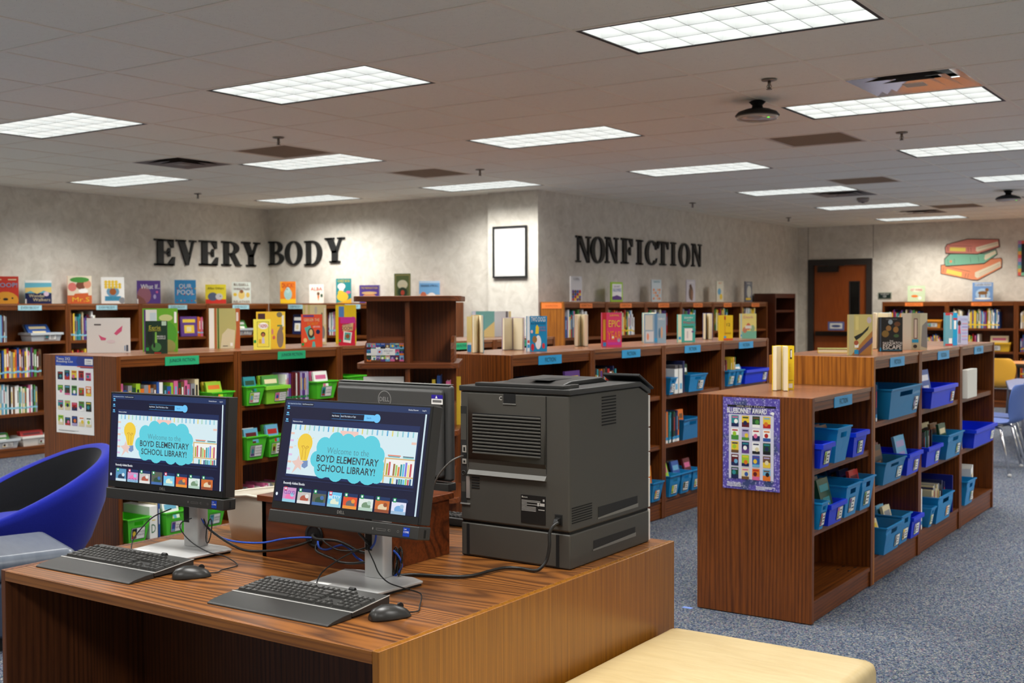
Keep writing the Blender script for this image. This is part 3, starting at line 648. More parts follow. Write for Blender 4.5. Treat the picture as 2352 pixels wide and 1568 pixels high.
row_books(FB, -9.56, -9.24, E1, 'on the wall bookcase right of the robot book', hr=(.22, .28), tape='pale blue', pal=MIX+['dark green', 'teal', 'maroon'])
nfx = [(.06, .55), (.05, .72), (.06, .66), (.05, .5), (.06, .55), (.05, .6)]
for k in range(6):
    row_books(FN, UN[k]+nfx[k][0], UN[k]+nfx[k][1], E1, 'on the upper shelf of nonfiction wall bookcase %s' % ords[k], hr=(.20, .30), tr=(.014, .03), tape='yellow' if k % 2 else None, pal=MIX+BR, far=True)
row_books(FK, -5.22, -4.72, 1.13, 'on the upper shelf of the bookcase beside the door', hr=(.20, .27), tape='yellow', pal=BR, far=True)
row_books(FK, -4.28, -4.10, 1.13, 'at the left of the shelf under the cut-out books', hr=(.2, .3), pal=['white', 'cream', 'teal', 'white'], far=True)
row_books(FK, -4.05, -3.60, 1.13, 'in the long bright row under the cut-out books', hr=(.22, .29), tape='yellow', pal=BR, far=True)
row_books(FK, -3.33, -3.08, 1.13, 'on the upper shelf at the right edge of the back wall', hr=(.2, .28), pal=['white', 'white', 'purple', 'cream'], far=True)
row_books(FK, -4.66, -4.40, .80, 'on the second shelf of the bookcase beside the door', hr=(.15, .24), pal=BR, far=True)
row_books(FK, -4.2, -3.85, .80, 'on the second shelf under the cut-out books', hr=(.12, .26), pal=BR+['red', 'pink'], far=True)
row_books(FK, -3.33, -3.05, .80, 'on the second shelf at the right edge of the back wall', hr=(.18, .26), pal=BR, tape='yellow', far=True)
row_books(FK, -4.2, -3.55, .44, 'on the third shelf behind the school tables', hr=(.18, .27), pal=BR, tape='yellow', far=True)
row_books(FK, -3.33, -2.9, .44, 'on the third shelf at the right edge behind the tables', hr=(.18, .27), pal=BR, tape='yellow', far=True)
# middle fiction row
row_books(FF, 5.36, 5.92, .856, 'on the top shelf just above the printer', hr=(.18, .215), tr=(.02, .034), tape='fiction', pal=DRK, dep=(.13, .15))
row_books(FF, 6.26, 6.58, .856, 'on the top shelf above the printer control panel', hr=(.19, .235), tr=(.014, .028), tape='fiction', pal=DRK, dep=(.13, .15))
row_books(FF, 7.225, 7.45, .512, 'on the middle shelf of the bookcase with white binders', hr=(.20, .232), tr=(.014, .026), tape='fiction', pal=['black', 'white', 'lavender', 'orange', 'teal', 'dark green', 'navy', 'white', 'orange'], dep=(.14, .16), setb=.012)
# right fiction row
row_books(FR_, 6.09, 6.165, .856, 'at the left of the large teal bin', hr=(.19, .225), tr=(.02, .028), tape='fiction', pal=['red', 'white', 'navy'], dep=(.14, .16), setb=.01)
row_books(FR_, 7.98, 8.05, .512, 'left of the wide royal blue bin', hr=(.19, .23), tr=(.018, .026), tape='fiction', pal=['green', 'teal', 'dark green'], dep=(.14, .16), setb=.01)
row_books(FR_, 6.99, 7.06, .14, 'at the bottom left of the second tall bookcase', hr=(.21, .25), tr=(.02, .03), tape='fiction', pal=['dark green', 'green', 'white'], dep=(.14, .16), setb=.01)
row_books(FR_, 7.62, 7.70, .14, 'behind the tall teal bin at the bottom', hr=(.19, .21), tr=(.02, .03), tape='fiction', pal=['navy', 'red', 'white'], dep=(.14, .16))
# junior fiction row: tops seen above the left screen, white series books
row_books(FJ, 4.13, 4.72, .856, 'on the top shelf above the left screen', hr=(.15, .19), tr=(.018, .034), pal=['pink', 'pink', 'white', 'grey', 'blue', 'cream', 'lime', 'brown', 'orange', 'dark green'], tape='junior', dep=(.13, .15))
row_books(FJ, 5.395, 5.615, .856, 'between the green bins with letters F and G', hr=(.175, .19), tr=(.012, .016), pal=['white', 'purple', 'white', 'lavender', 'maroon'], tape='junior', dep=(.13, .15), setb=.01)
row_books(FJ, 5.02, 5.40, .14, 'low on the shelf left of the wooden box', hr=(.15, .2), tr=(.006, .012), pal=['white', 'cream', 'pink', 'grey'], tape=None, dep=(.15, .17), far=True)

# ------------------------------------------------------------------ bins
_BIN = {}
def bin_meshes(kind, c, w, d, h):
    key = (kind, tuple(c), round(w, 3), round(d, 3), round(h, 3))
    if key in _BIN: return _BIN[key]
    m = mat(c, .32, spec=.5, name='bin_plastic_%02x%02x%02x' % tuple(c)); b = MB(); tp = .016 if kind == 'tray' else .022
    def P(s, q, z):   # s,q in 0..1 across width / depth, z up
        k = tp*(1-z/h); return (k+s*(w-2*k), k+q*(d-2*k), z)
    holes = kind == 'crate'
    za, zb, sa, sb = h*.70, h*.86, .30, .70
    for q in (0, 1):
        if holes:
            b.face([P(0, q, 0), P(1, q, 0), P(1, q, za), P(0, q, za)], m); b.face([P(0, q, zb), P(1, q, zb), P(1, q, h), P(0, q, h)], m)
            b.face([P(0, q, za), P(sa, q, za), P(sa, q, zb), P(0, q, zb)], m); b.face([P(sb, q, za), P(1, q, za), P(1, q, zb), P(sb, q, zb)], m)
        else: b.face([P(0, q, 0), P(1, q, 0), P(1, q, h), P(0, q, h)], m)
    for s in (0, 1): b.face([P(s, 0, 0), P(s, 1, 0), P(s, 1, h), P(s, 0, h)], m)
    b.face([P(0, 0, 0), P(1, 0, 0), P(1, 1, 0), P(0, 1, 0)], m)
    me = b.mesh('tub')
    r = MB(); e, t_ = (.010, .022) if kind == 'tray' else (.006, .007)
    for x0, y0, x1, y1 in ((-e, -e, w+e, .001), (-e, d-.001, w+e, d+e), (-e, .001, .001, d-.001), (w-.001, .001, w+e, d-.001)): r.box(x0, y0, h-t_, x1, y1, h, m)
    _BIN[key] = (me, r.mesh('rim')); return _BIN[key]
TEAL, ROY, GRN, CLR, YBIN, OBIN = (22, 140, 204), (12, 54, 226), (88, 212, 50), (196, 202, 206), (236, 186, 44), (232, 150, 40)
def card(parent, w, h, name='label_card', seed=0, txt=None):
    """white label card with a little picture; drawing frame is the plane y = 0 facing -y"""
    rnd = random.Random(seed); F_ = fr((0, 0, 0), (1, 0, 0), (0, 0, 1)); A = Art()
    A.rect(0, 0, w, h, mat((40, 44, 48), .5)).rect(.003, .003, w-.003, h-.003, PAPER)
    cols = rnd.sample(list(COLS), 3)
    A.rect(.005, .005, w*.40, h-.005, C(cols[0])).disc(w*.22, h*.5, w*.11, h*.22, C(cols[1])).rect(.008, .008, w*.36, h*.28, C(cols[2]))
    if not txt:
        for k in range(3): A.rect(w*.5, h*(.66-.22*k), w*(.72+.2*rnd.random()), h*(.75-.22*k), mat((60, 60, 60), .6))
    return A, F_
BINS = []
def bin_(label, F, u, z, w, h, kind='crate', c=TEAL, d=.24, out=.03, cardw=.075, cardh=.065, cardu=None, group='blue book bins', seed=None, txt=None, tilt=0, lined=True):
    BINS.append((F, u, z, w, kind, h))
    t = thing('book_bin', label, 'bin', Wp(F, u, -out, z+.0005), Rz(F), group)
    tub, rim = bin_meshes(kind, c, w, d, h)
    o = link('tub', tub, t); s = o.modifiers.new('wall', 'SOLIDIFY'); s.thickness = .003; s.offset = -1
    link('rim', rim, t)
    if cardw:
        tp = .016 if kind == 'tray' else .022
        A, F_ = card(t, cardw, cardh, seed=seed if seed is not None else int(u*100+z*10), txt=txt)
        zz = h*.12; u_ = w*.5-cardw/2 if cardu is None else cardu
        n = Vector((0, -h, -tp)).normalized(); up = Vector((0, -tp, h)).normalized()
        M = fr((u_, tp*(1-zz/h)-.0025, zz), (1, 0, 0), up)
        lc = A.build('label_card', t, M)
        if txt:
            L_ = txt.split('|')
            for i, s_ in enumerate(L_): text(lc, s_, mat((50, 50, 54), .6), Matrix.Identity(4), cardw*.70, cardh*(.5+.24*((len(L_)-1)/2-i)), w=cardw*.5, h=cardh*.16, lift=.0006)
    return t
_PB = {}
def pb_mesh(c, c2):
    key = (c, c2)
    if key not in _PB:
        m = C(c, .35); b = MB()
        b.box(0, 0, 0, 1, .1, 1, m).box(0, .9, 0, 1, 1, 1, m).box(0, .1, 0, .02, .9, 1, m).box(.02, .1, .01, .985, .9, .99, GREYP)
        b.box(.12, -.03, .70, .88, 0, .86, C(c2)).box(.2, -.03, .16, .8, 0, .56, C(c2)).box(.34, -.05, .24, .62, 0, .48, C('cream'))
        _PB[key] = b.mesh('book')
    return _PB[key]
def bin_books(F, u, z, cols, where, w=.13, h=.19, d0=.02, tilt=12, th=.016, du=0.0, roll=0, step=.034):
    for bF, bu, bz, bwid, kind, bh in BINS:
        if bF == F and bu-.001 <= u <= bu+bwid and abs(bz-z) < .01:
            tp = .016 if kind == 'tray' else .022; lo, hi = bu+tp+.006, bu+bwid-tp-.006
            w = min(w, hi-lo); u = max(lo, min(u, hi-w)); du = 0 if len(cols) < 2 else min(du, (hi-w-u)/(len(cols)-1)); break
    for k, (c, c2) in enumerate(cols):
        o = link('book', pb_mesh(c, c2)); o.rotation_mode = 'XYZ'
        o.location = Wp(F, u+du*k, d0+k*step, z+.005+th*sin(R(max(tilt, 0)))); o.scale = (w, th, h)
        o.rotation_euler = Matrix.Rotation(Rz(F), 3, 'Z').to_4x4().to_euler() if not (tilt or roll) else (Matrix.Rotation(Rz(F), 3, 'Z') @ Matrix.Rotation(R(-tilt), 3, 'X') @ Matrix.Rotation(R(roll), 3, 'Y')).to_euler()
        tag(o, '%s covered book in %s' % (c, where), 'book', 'books in ' + where)
# right row, low case
bin_('royal blue bin at the left of the low case upper shelf', FR_, 5.186, .720, .15, .115, 'tray', ROY, cardu=.05)
bin_('tall teal bin on the low case upper shelf', FR_, 5.40, .720, .20, .17, cardw=0, d=.25)
bin_('royal blue bin at the right of the low case upper shelf', FR_, 5.655, .720, .20, .125, 'tray', ROY, cardu=.07)
bin_books(FR_, 5.42, .72, [('brown', 'grey'), ('maroon', 'cream')], 'the tall teal bin of the low case', w=.15, h=.17, d0=.03, tilt=20)
bin_books(FR_, 5.69, .72, [('brown', 'cream'), ('teal', 'white'), ('cream', 'blue')], 'the right royal bin of the low case', h=.14, d0=.05, tilt=8)
bin_('small teal bin at the left of the low case second shelf', FR_, 5.186, .434, .09, .13, cardw=.06, group='blue book bins')
bin_('royal blue bin with a dragon book on the low case second shelf', FR_, 5.30, .434, .21, .105, 'tray', ROY, cardu=.12)
bin_('tall teal bin, third on the low case second shelf', FR_, 5.545, .434, .21, .160, d=.25, cardh=.075, cardw=.085)
bin_('tall teal bin at the right of the low case second shelf', FR_, 5.785, .434, .20, .165, d=.25, cardh=.075, cardw=.085)
bin_books(FR_, 5.33, .434, [('dark green', 'teal'), ('black', 'brown'), ('black', 'grey')], 'the royal bin with the dragon book', w=.15, h=.205, d0=.0, tilt=14, th=.03, step=.05)
bin_books(FR_, 5.81, .434, [('red', 'maroon'), ('navy', 'purple'), ('navy', 'orange')], 'the right tall teal bin of the low case', w=.14, h=.19, d0=.02, tilt=10, step=.05)
# right row, tall case one
bin_('very large teal bin on the top shelf next to the low case', FR_, 6.27, .856, .58, .165, c=(22, 124, 176), d=.25, cardw=.09, cardu=.46, cardh=.08)
bin_('teal bin of dark comics on the middle shelf behind the low case', FR_, 6.17, .512, .37, .125, c=(22, 122, 176), d=.25, cardu=.24, cardw=.09)
bin_('royal blue bin on the middle shelf behind the low case', FR_, 6.60, .512, .26, .125, 'tray', ROY, cardu=.13, cardw=.09)
bin_books(FR_, 6.19, .512, [('black', 'brown'), ('maroon', 'black'), ('brown', 'orange')], 'the teal bin of dark comics', w=.15, h=.2, d0=.02, tilt=10, du=.07)
bin_books(FR_, 6.63, .512, [('sky blue', 'lavender')], 'the royal bin behind the low case', w=.19, h=.21, d0=.02, tilt=12)
bin_('teal bin at the front of the bottom shelf behind the low case', FR_, 6.16, .14, .30, .150, c=(22, 130, 192), d=.25, cardu=.19, cardw=.085, out=.04)
bin_('second teal bin on the bottom shelf behind the low case', FR_, 6.475, .14, .19, .165, c=(22, 130, 192), d=.25, cardu=.06, cardw=.10)
bin_('royal blue bin on the bottom shelf behind the low case', FR_, 6.69, .14, .20, .125, 'tray', ROY, cardu=.06, cardw=.10)
bin_books(FR_, 6.18, .14, [('cream', 'yellow'), ('cream', 'brown'), ('cream', 'orange')], 'the front teal bin on the bottom shelf', w=.16, h=.165, d0=.03, tilt=16)
bin_books(FR_, 6.50, .14, [('cream', 'grey'), ('sky blue', 'teal')], 'the second teal bin on the bottom shelf', w=.13, h=.2, d0=.04, tilt=14)
# tall case two
bin_('wide royal blue bin holding a blue book, top shelf', FR_, 7.06, .856, .56, .125, 'tray', ROY, cardu=.45, cardw=.085, out=.04)
bin_('royal blue bin of black and red paperbacks', FR_, 7.00, .512, .31, .12, 'tray', ROY, cardu=.2, cardw=.08)
bin_('tall teal bin beside the black and red paperbacks', FR_, 7.40, .512, .38, .155, c=(24, 132, 190), d=.26, cardu=.24, cardw=.09, out=.05)
bin_books(FR_, 7.12, .856, [('blue', 'white'), ('navy', 'grey')], 'the wide royal blue bin on the top shelf', w=.2, h=.22, d0=.02, tilt=10)
row_books(FR_, 7.03, 7.26, .524, 'in the royal bin of black and red paperbacks', hr=(.185, .195), tr=(.018, .022), pal=['black', 'maroon', 'black', 'dark green'], dep=(.12, .13), setb=.01)
bin_books(FR_, 7.46, .512, [('dark green', 'cream'), ('brown', 'orange'), ('cream', 'grey')], 'the tall teal bin beside the paperbacks', w=.16, h=.21, d0=.0, tilt=8, step=.05)
bin_('small teal bin at the bottom left of the second tall bookcase', FR_, 7.08, .14, .11, .12, cardw=.06)
bin_('tall teal bin full of books at the bottom of the second tall bookcase', FR_, 7.215, .14, .36, .165, d=.26, cardu=.22, cardw=.085, out=.04)
row_books(FR_, 7.25, 7.53, .152, 'in the full tall teal bin on the bottom shelf', hr=(.185, .22), tr=(.02, .03), pal=['black', 'cream', 'grey', 'navy', 'white'], dep=(.12, .13), setb=.01)
t = tag(MB().box(0, 0, 0, .012, .23, .24, mat((22, 36, 130), .4)).box(.012, .06, 0, .10, .20, .006, mat((22, 36, 130), .4)).build('book_end', None), 'dark blue plastic book end on the bottom shelf', 'book end')
t.location = Wp(FR_, 7.71, .0, .1405); t.rotation_euler = (0, 0, pi/2); bev(t, .003)
# tall case three
for u, w_, c, lab, hh, out in ((7.965, .26, (226, 224, 214), 'large white binder box at the front of the last right-hand bookcase', .19, .03),):
    t = thing('binder_box', lab, 'box', Wp(FR_, u, -out, .8565), Rz(FR_)); MB().box(0, 0, 0, w_, .04, hh, mat(c, .5)).build('front_board', t, bevel=.002); MB().box(.004, .04, .006, w_-.004, .2, hh-.02, PAPER).build('contents', t)
t = tag(MB().box(0, 0, 0, .27, .03, .235, mat((150, 152, 152), .5)).build('binder', None, bevel=.002), 'grey binder standing behind the large white binder box', 'binder'); t.location = Wp(FR_, 8.08, .19, .8565); t.rotation_euler = (0, 0, pi/2)
bin_('narrow teal bin behind the large white binder box', FR_, 8.25, .856, .12, .14, cardw=0, out=-.01, d=.165)
bin_('wide royal blue bin in the last right-hand bookcase', FR_, 8.10, .512, .62, .125, 'tray', ROY, cardu=.5, cardw=.09, out=.05)
bin_('teal bin at the bottom of the last right-hand bookcase', FR_, 7.98, .14, .235, .165, d=.25, cardu=.13, cardw=.08)
row_books(FR_, 8.235, 8.36, .14, 'at the bottom of the last right-hand bookcase', hr=(.2, .235), tr=(.02, .032), pal=['white', 'black', 'yellow', 'white'], dep=(.14, .16), setb=.005)
# middle row
bin_('small teal bin left of the white binders', FF, 7.22, .856, .10, .12, cardw=.06)
for u, k in ((7.335, 'left'), (7.405, 'right')):
    t = thing('binder', '%s of the two tall white binders between teal bins' % k, 'binder', Wp(FF, u, -.005, .8565), Rz(FF), 'white binders'); MB().box(0, 0, 0, .055, .22, .175, WHITE).build('cover', t, bevel=.002); MB().box(.012, -.0015, .03, .043, 0, .07, mat((110, 180, 220), .4)).build('spine_label', t); MB().box(.006, .0, .175, .049, .2, .20, mat((90, 88, 92), .6)).build('papers', t)
t = tag(MB().box(0, 0, 0, .03, .2, .225, C('navy')).build('binder', None, bevel=.002), 'thick navy binder right of the white binders', 'binder'); t.location = Wp(FF, 7.475, 0, .8565); t.rotation_euler = (0, 0, pi/2)
bin_('teal bin with green books right of the navy binder', FF, 7.53, .856, .28, .125, cardu=.15, cardw=.09)
bin_books(FF, 7.56, .856, [('dark green', 'white'), ('green', 'white')], 'the teal bin right of the navy binder', w=.12, h=.19, d0=.05, tilt=6)
bin_('plain teal bin beside the book row on the middle shelf', FF, 7.475, .512, .30, .15, cardw=0, out=.01, c=(22, 122, 182))
bin_books(FF, 7.49, .512, [('orange', 'brown')], 'the plain teal bin on the middle shelf', w=.1, h=.21, d0=.05, tilt=4)
for u, k in ((7.22, 'first'), (7.40, 'second'), (7.585, 'third')): bin_('%s teal bin on the bottom shelf right of the printer' % k, FF, u, .14, .165, .15, cardw=.085)
bin_books(FF, 7.25, .14, [('lime', 'pink'), ('brown', 'black')], 'the first bottom teal bin right of the printer', w=.12, h=.22, d0=.02, tilt=14)
bin_books(FF, 7.44, .14, [('blue', 'sky blue'), ('black', 'brown')], 'the second bottom teal bin right of the printer', w=.11, h=.22, d0=.02, tilt=14)
bin_books(FF, 7.62, .14, [('maroon', 'pink')], 'the third bottom teal bin right of the printer', w=.11, h=.22, d0=.02, tilt=14)
bin_('teal bin with orange books just right of the printer', FF, 6.96, .14, .16, .135, cardw=.07)
bin_books(FF, 6.98, .14, [('orange', 'yellow')], 'the teal bin just right of the printer', w=.11, h=.23, d0=.04, tilt=4)
bin_('teal bin at the left of the last middle bookcase', FF, 8.205, .856, .14, .12, cardw=.09)
bin_('second teal bin in the last middle bookcase', FF, 8.36, .856, .14, .12, cardw=.07)
bin_('royal blue bin in the last middle bookcase', FF, 8.53, .856, .47, .11, 'tray', ROY, cardu=.36, cardw=.08)
row_books(FF, 8.233, 8.318, .868, 'in the teal bin at the left of the last middle bookcase', hr=(.17, .19), tr=(.016, .02), pal=['maroon', 'brown', 'black'], dep=(.12, .13), setb=.02)
row_books(FF, 8.387, 8.474, .868, 'in the second teal bin of the last middle bookcase', hr=(.19, .21), tr=(.012, .016), pal=['green', 'yellow', 'pink', 'teal', 'red'], dep=(.12, .13), setb=.02)
bin_books(FF, 8.56, .856, [('sky blue', 'white'), ('teal', 'white')], 'the royal bin of the last middle bookcase', w=.14, h=.15, d0=.04, tilt=24)
bin_books(FF, 5.94, .856, [('purple', 'yellow')], 'a gap on the top shelf above the printer', w=.17, h=.22, d0=.02, tilt=4)
# junior fiction row
GG = 'green book bins'
bin_('green bin behind the top right corner of the left screen', FJ, 4.74, .856, .175, .105, c=GRN, group=GG, cardw=0)
bin_books(FJ, 4.75, .856, [('lime', 'orange'), ('yellow', 'dark green')], 'the green bin behind the left screen', w=.15, h=.16, d0=.02, tilt=16)
bin_('leftmost green bin on the bottom shelf beside the white binder', FJ, 4.12, .14, .155, .14, c=GRN, group=GG, cardw=.095, cardh=.07, txt='PRINCESS|IN BLACK')
t = thing('binder', 'white binder with a green letter D beside the green bins', 'binder', Wp(FJ, 4.285, -.01, .1405), Rz(FJ)); MB().box(0, 0, 0, .055, .24, .19, WHITE).build('cover', t, bevel=.002)
F_ = fr((0, 0, 0), (1, 0, 0), (0, 0, 1)); text(t, 'D', mat((30, 110, 60), .5), F_, .027, .06, w=.03, h=.05); text(t, '→', mat((220, 190, 60), .5), F_, .027, .11, w=.024, h=.012) if False else Art().rect(.016, .105, .04, .111, mat((220, 190, 60), .5)).build('mark', t, F_)
row_books(FJ, 4.345, 4.375, .14, 'right of the white letter D binder', hr=(.2, .22), tr=(.008, .012), pal=['yellow', 'cream', 'blue'], dep=(.15, .16), setb=.0)
bin_('middle green bin on the bottom shelf below the left screen', FJ, 4.385, .14, .17, .14, c=GRN, group=GG, cardw=.08, txt='THE|NEW KID')
bin_books(FJ, 4.40, .14, [('white', 'sky blue'), ('cream', 'grey'), ('white', 'pink')], 'the middle green bin below the left screen', w=.13, h=.2, d0=.0, tilt=14)
bin_('green bin on the bottom shelf behind the left monitor neck', FJ, 4.68, .14, .16, .13, c=GRN, group=GG, cardw=.085, txt='EERIE|ELEMENTARY')
bin_('green bin of teal books at the left above the front screen', FJ, 5.016, .856, .155, .125, c=GRN, group=GG, cardw=.085, cardh=.07, txt='MERCY|WATSON')
bin_('wide bright lime bin, second from left above the front screen', FJ, 5.185, .856, .195, .115, c=(140, 214, 60), group=GG, kind='tray', cardw=.10, cardh=.06, cardu=.08, txt='TALES FROM|DECKAWOO|DRIVE')
bin_books(FJ, 5.03, .856, [('teal', 'dark green'), ('navy', 'teal')], 'the green bin above the front screen', w=.11, h=.175, d0=.0, tilt=10)
bin_books(FJ, 5.20, .856, [('green', 'cream'), ('lime', 'green')], 'the wide bright green bin', w=.14, h=.175, d0=.0, tilt=12)
bin_('green bin with a pink book beside the black monitor', FJ, 5.645, .856, .20, .12, c=GRN, group=GG, cardw=.10, cardh=.07, txt='OWL|DIARIES')
bin_books(FJ, 5.66, .856, [('white', 'pink'), ('pink', 'white')], 'the green bin beside the black monitor', w=.13, h=.18, d0=.0, tilt=12)
bin_('green bin of choose-your-path books on the middle shelf', FJ, 5.016, .512, .172, .15, c=GRN, group=GG, cardw=.10, cardh=.075, txt='CHOOSE|YOUR OWN|ADVENTURE')
bin_('second green bin on the middle shelf behind the front monitor', FJ, 5.205, .512, .16, .14, c=GRN, group=GG, cardw=.10, cardh=.075)
bin_books(FJ, 5.02, .512, [('sky blue', 'maroon'), ('white', 'red')], 'the green bin of choose-your-path books', w=.15, h=.19, d0=.0, tilt=10)
bin_books(FJ, 5.215, .512, [('sky blue', 'red'), ('green', 'white')], 'the second green bin on the middle shelf', w=.14, h=.20, d0=.0, tilt=10)
bin_('green bin at the edge behind the dark book tower', FJ, 5.94, .856, .20, .14, c=GRN, group=GG, cardw=0)
bin_('green bin on the middle shelf behind the black monitor', FJ, 5.94, .512, .20, .14, c=GRN, group=GG, cardw=.08)
# left wall clear bins
bin_('clear plastic bin with a blue picture book on the upper left shelf', FE, 6.83, E1, .35, .085, 'tray', CLR, d=.2, out=-.02, cardw=.14, cardh=.06, cardu=.15, group='clear book bins')
bin_books(FE, 6.86, E1, [('blue', 'cream'), ('grey', 'green')], 'the clear bin on the upper left shelf', w=.25, h=.2, d0=.055, tilt=40)
bin_('clear plastic bin on the bottom left shelf', FE, 6.40, .091, .28, .09, 'tray', CLR, d=.2, out=-.02, cardw=.12, cardh=.05, cardu=.1, group='clear book bins')
bin_books(FE, 6.43, .091, [('green', 'white'), ('sky blue', 'white')], 'the clear bin on the bottom left shelf', w=.2, h=.16, d0=.055, tilt=35)
bin_('white slatted basket on the bottom left shelf', FE, 6.72, .091, .34, .10, 'tray', (232, 230, 222), d=.2, out=-.02, cardw=.12, cardh=.05, cardu=.18, group='clear book bins')
bin_books(FE, 6.75, .091, [('red', 'maroon'), ('red', 'orange')], 'the white slatted basket', w=.25, h=.15, d0=.055, tilt=30)
bin_('clear bin with green books near the room corner', FE, 9.55, E1, .25, .08, 'tray', CLR, d=.2, out=-.02, cardw=.1, cardh=.05, group='clear book bins')
bin_books(FE, 9.57, E1, [('green', 'white'), ('brown', 'grey')], 'the clear bin near the room corner', w=.2, h=.19, d0=.055, tilt=30)
bin_books(FB, -10.15, E1, [('navy', 'white')], 'the corner wall bookcase with a penguin', w=.16, h=.24, d0=.03, tilt=4)
bin_books(FE, 8.71, E1, [('purple', 'yellow')], 'the wall shelf between short rows, showing a unicorn design', w=.235, h=.225, d0=.02, tilt=4)
# back wall bins
bin_('orange bin on the upper shelf beside the far door', FK, -4.66, 1.13, .25, .12, 'tray', OBIN, d=.2, out=0, cardw=.14, cardh=.06, group='yellow back wall bins')
bin_('yellow bin on the second shelf under the cut-out books', FK, -3.78, .80, .32, .13, 'tray', YBIN, d=.2, out=.0, cardw=.16, cardh=.07, cardu=.03, group='yellow back wall bins')
bin_books(FK, -3.74, .80, [('cream', 'pink'), ('white', 'red')], 'the yellow bin under the cut-out books', w=.24, h=.22, d0=.04, tilt=14)

b = MB()
for M, me in FAR:
    k = len(b.v); b.v += [tuple(M @ v.co) for v in me.vertices]
    for q in me.polygons: b.f.append(tuple(k+i for i in q.vertices)); b.m.append(b.mi(me.materials[q.material_index])); b.sm.append(False)
me = bpy.data.meshes.new('distant_books'); me.from_pydata(b.v, [], b.f)
for m in b.mats: me.materials.append(m)
me.polygons.foreach_set('material_index', b.m); me.update()
o = tag(link('distant_books', me), 'rows of small distant books on the nonfiction and back wall shelves', 'books'); o['kind'] = 'stuff'

# ================================================================== books displayed on top
def cover_book(label, P, th, w, h, bg, opn=30, lines=(), art=(), back=None, t=.012, pages=GREYP, P1=True, P2=True, spine_at=False, name='display_book', inner=None, spine=None):
    th = R(th); loc = Vector(P) if spine_at else Vector(P) - Vector((cos(th), sin(th), 0))*w/2
    root = thing(name, label, 'book', loc, th)
    m = C(bg, .3); bm_ = C(back or bg, .3); a = R(opn); ca, sa = cos(a), sin(a)
    MB().box(0, 0, 0, w, .0025, h, m).build('front_cover', root)
    MB().box(-.0025, 0, 0, 0, t, h, C(spine or bg, .3)).build('spine', root)
    n = (-sa*.0025, ca*.0025)
    MB().prism([(0, t), (w*ca, t+w*sa), (w*ca+n[0], t+w*sa+n[1]), (n[0], t+n[1])], 'z', 0, h, bm_).build('back_cover', root)
    pt = t*.42; b = MB(); k = w-.004
    if P1: b.prism([(.002, .0028), (k, .0028), (k, .0028+pt), (.002, .0028+pt)], 'z', .003, h-.003, pages)
    if P2: q = (pt*sa, -pt*ca); b.prism([(.002*ca+q[0], t+.002*sa+q[1]), (k*ca+q[0], t+k*sa+q[1]), (k*ca, t+k*sa), (.002*ca, t+.002*sa)], 'z', .003, h-.003, pages)
    if P1 or P2: b.build('pages', root)
    F_ = fr((0, 0, 0), (1, 0, 0), (0, 0, 1))
    if art:
        A = Art(.00012, .0004)
        for q in art:
            cl = lambda v_: min(max(v_, 0.0), 1.0)
            if q[0] == 'r': A.rect(q[1]*w, q[2]*h, q[3]*w, q[4]*h, C(q[5]))
            elif q[0] == 'e': A.poly([(cl(q[1]+q[3]*cos(2*pi*i/14))*w, cl(q[2]+q[4]*sin(2*pi*i/14))*h) for i in range(14)], C(q[5]))
            else: A.poly([(cl(x)*w, cl(y)*h) for x, y in q[1]], C(q[2]))
        A.build('cover_print', root, F_)
    for s, c, x, y, ww, hh in lines: text(root, s, C(c), F_, x*w, y*h, ww*w, hh*h, name='title', lift=.003)
    return root
def absorb(a, b):
    Ma = Matrix.Translation(a.location) @ Matrix.Rotation(a.rotation_euler.z, 4, 'Z'); Mb = Matrix.Translation(b.location) @ Matrix.Rotation(b.rotation_euler.z, 4, 'Z')
    for ch in list(b.children): M = Mb @ ch.matrix_local; ch.parent = a; ch.matrix_local = Ma.inverted() @ M
    bpy.data.objects.remove(b)
Z1, Z2, ZL = 1.5204, 1.2044, 1.0504
e, r_, p_ = 'e', 'r', 'p'
EVX = -10.62
cover_book('red picture book with a yellow dog face at the left edge', (EVX, 6.61, Z1), 52, .24, .27, (204, 62, 48), 25, [('POOP!', 'sky blue', .55, .68, .8, .16)], [(e, .5, .12, .5, .32, (226, 160, 50)), (e, .5, .16, .1, .05, 'black'), (e, .25, .2, .04, .03, 'black'), (e, .76, .2, .04, .03, 'black'), (r_, .1, .86, .35, .9, 'cream'), (r_, .6, .86, .92, .9, 'cream')])
cover_book('picture book with a dark blue lower half and striped sky', (EVX, 6.97, Z1), 50, .25, .235, (108, 186, 206), 30, [('Wonder', 'cream', .45, .34, .62, .13), ('Walkers', 'cream', .62, .17, .66, .13)], [(r_, 0, 0, 1, .45, 'navy'), (p_, [(0, .45), (.2, .55), (.45, .42), (.7, .56), (1, .45), (1, .72), (0, .68)], (236, 210, 130)), (r_, 0, .9, 1, 1, 'white'), (e, .8, .42, .1, .1, (226, 200, 220)), (r_, 0, 0, .05, .2, 'white')])
cover_book('picture book with several round faces above an orange base', (EVX, 7.45, Z1), 50, .24, .29, (206, 106, 64), 25, [('Mr.S', 'yellow', .55, .15, .7, .16)], [(r_, 0, .3, 1, 1, (226, 214, 190)), (e, .2, .6, .18, .16, (216, 120, 110)), (e, .55, .66, .2, .15, (120, 70, 50)), (e, .82, .7, .16, .15, (216, 150, 120)), (e, .5, .86, .4, .1, 'green'), (p_, [(.1, .0), (.9, 0), (.85, .38), (.3, .36)], (204, 96, 50)), (e, .65, .46, .2, .08, 'white')])
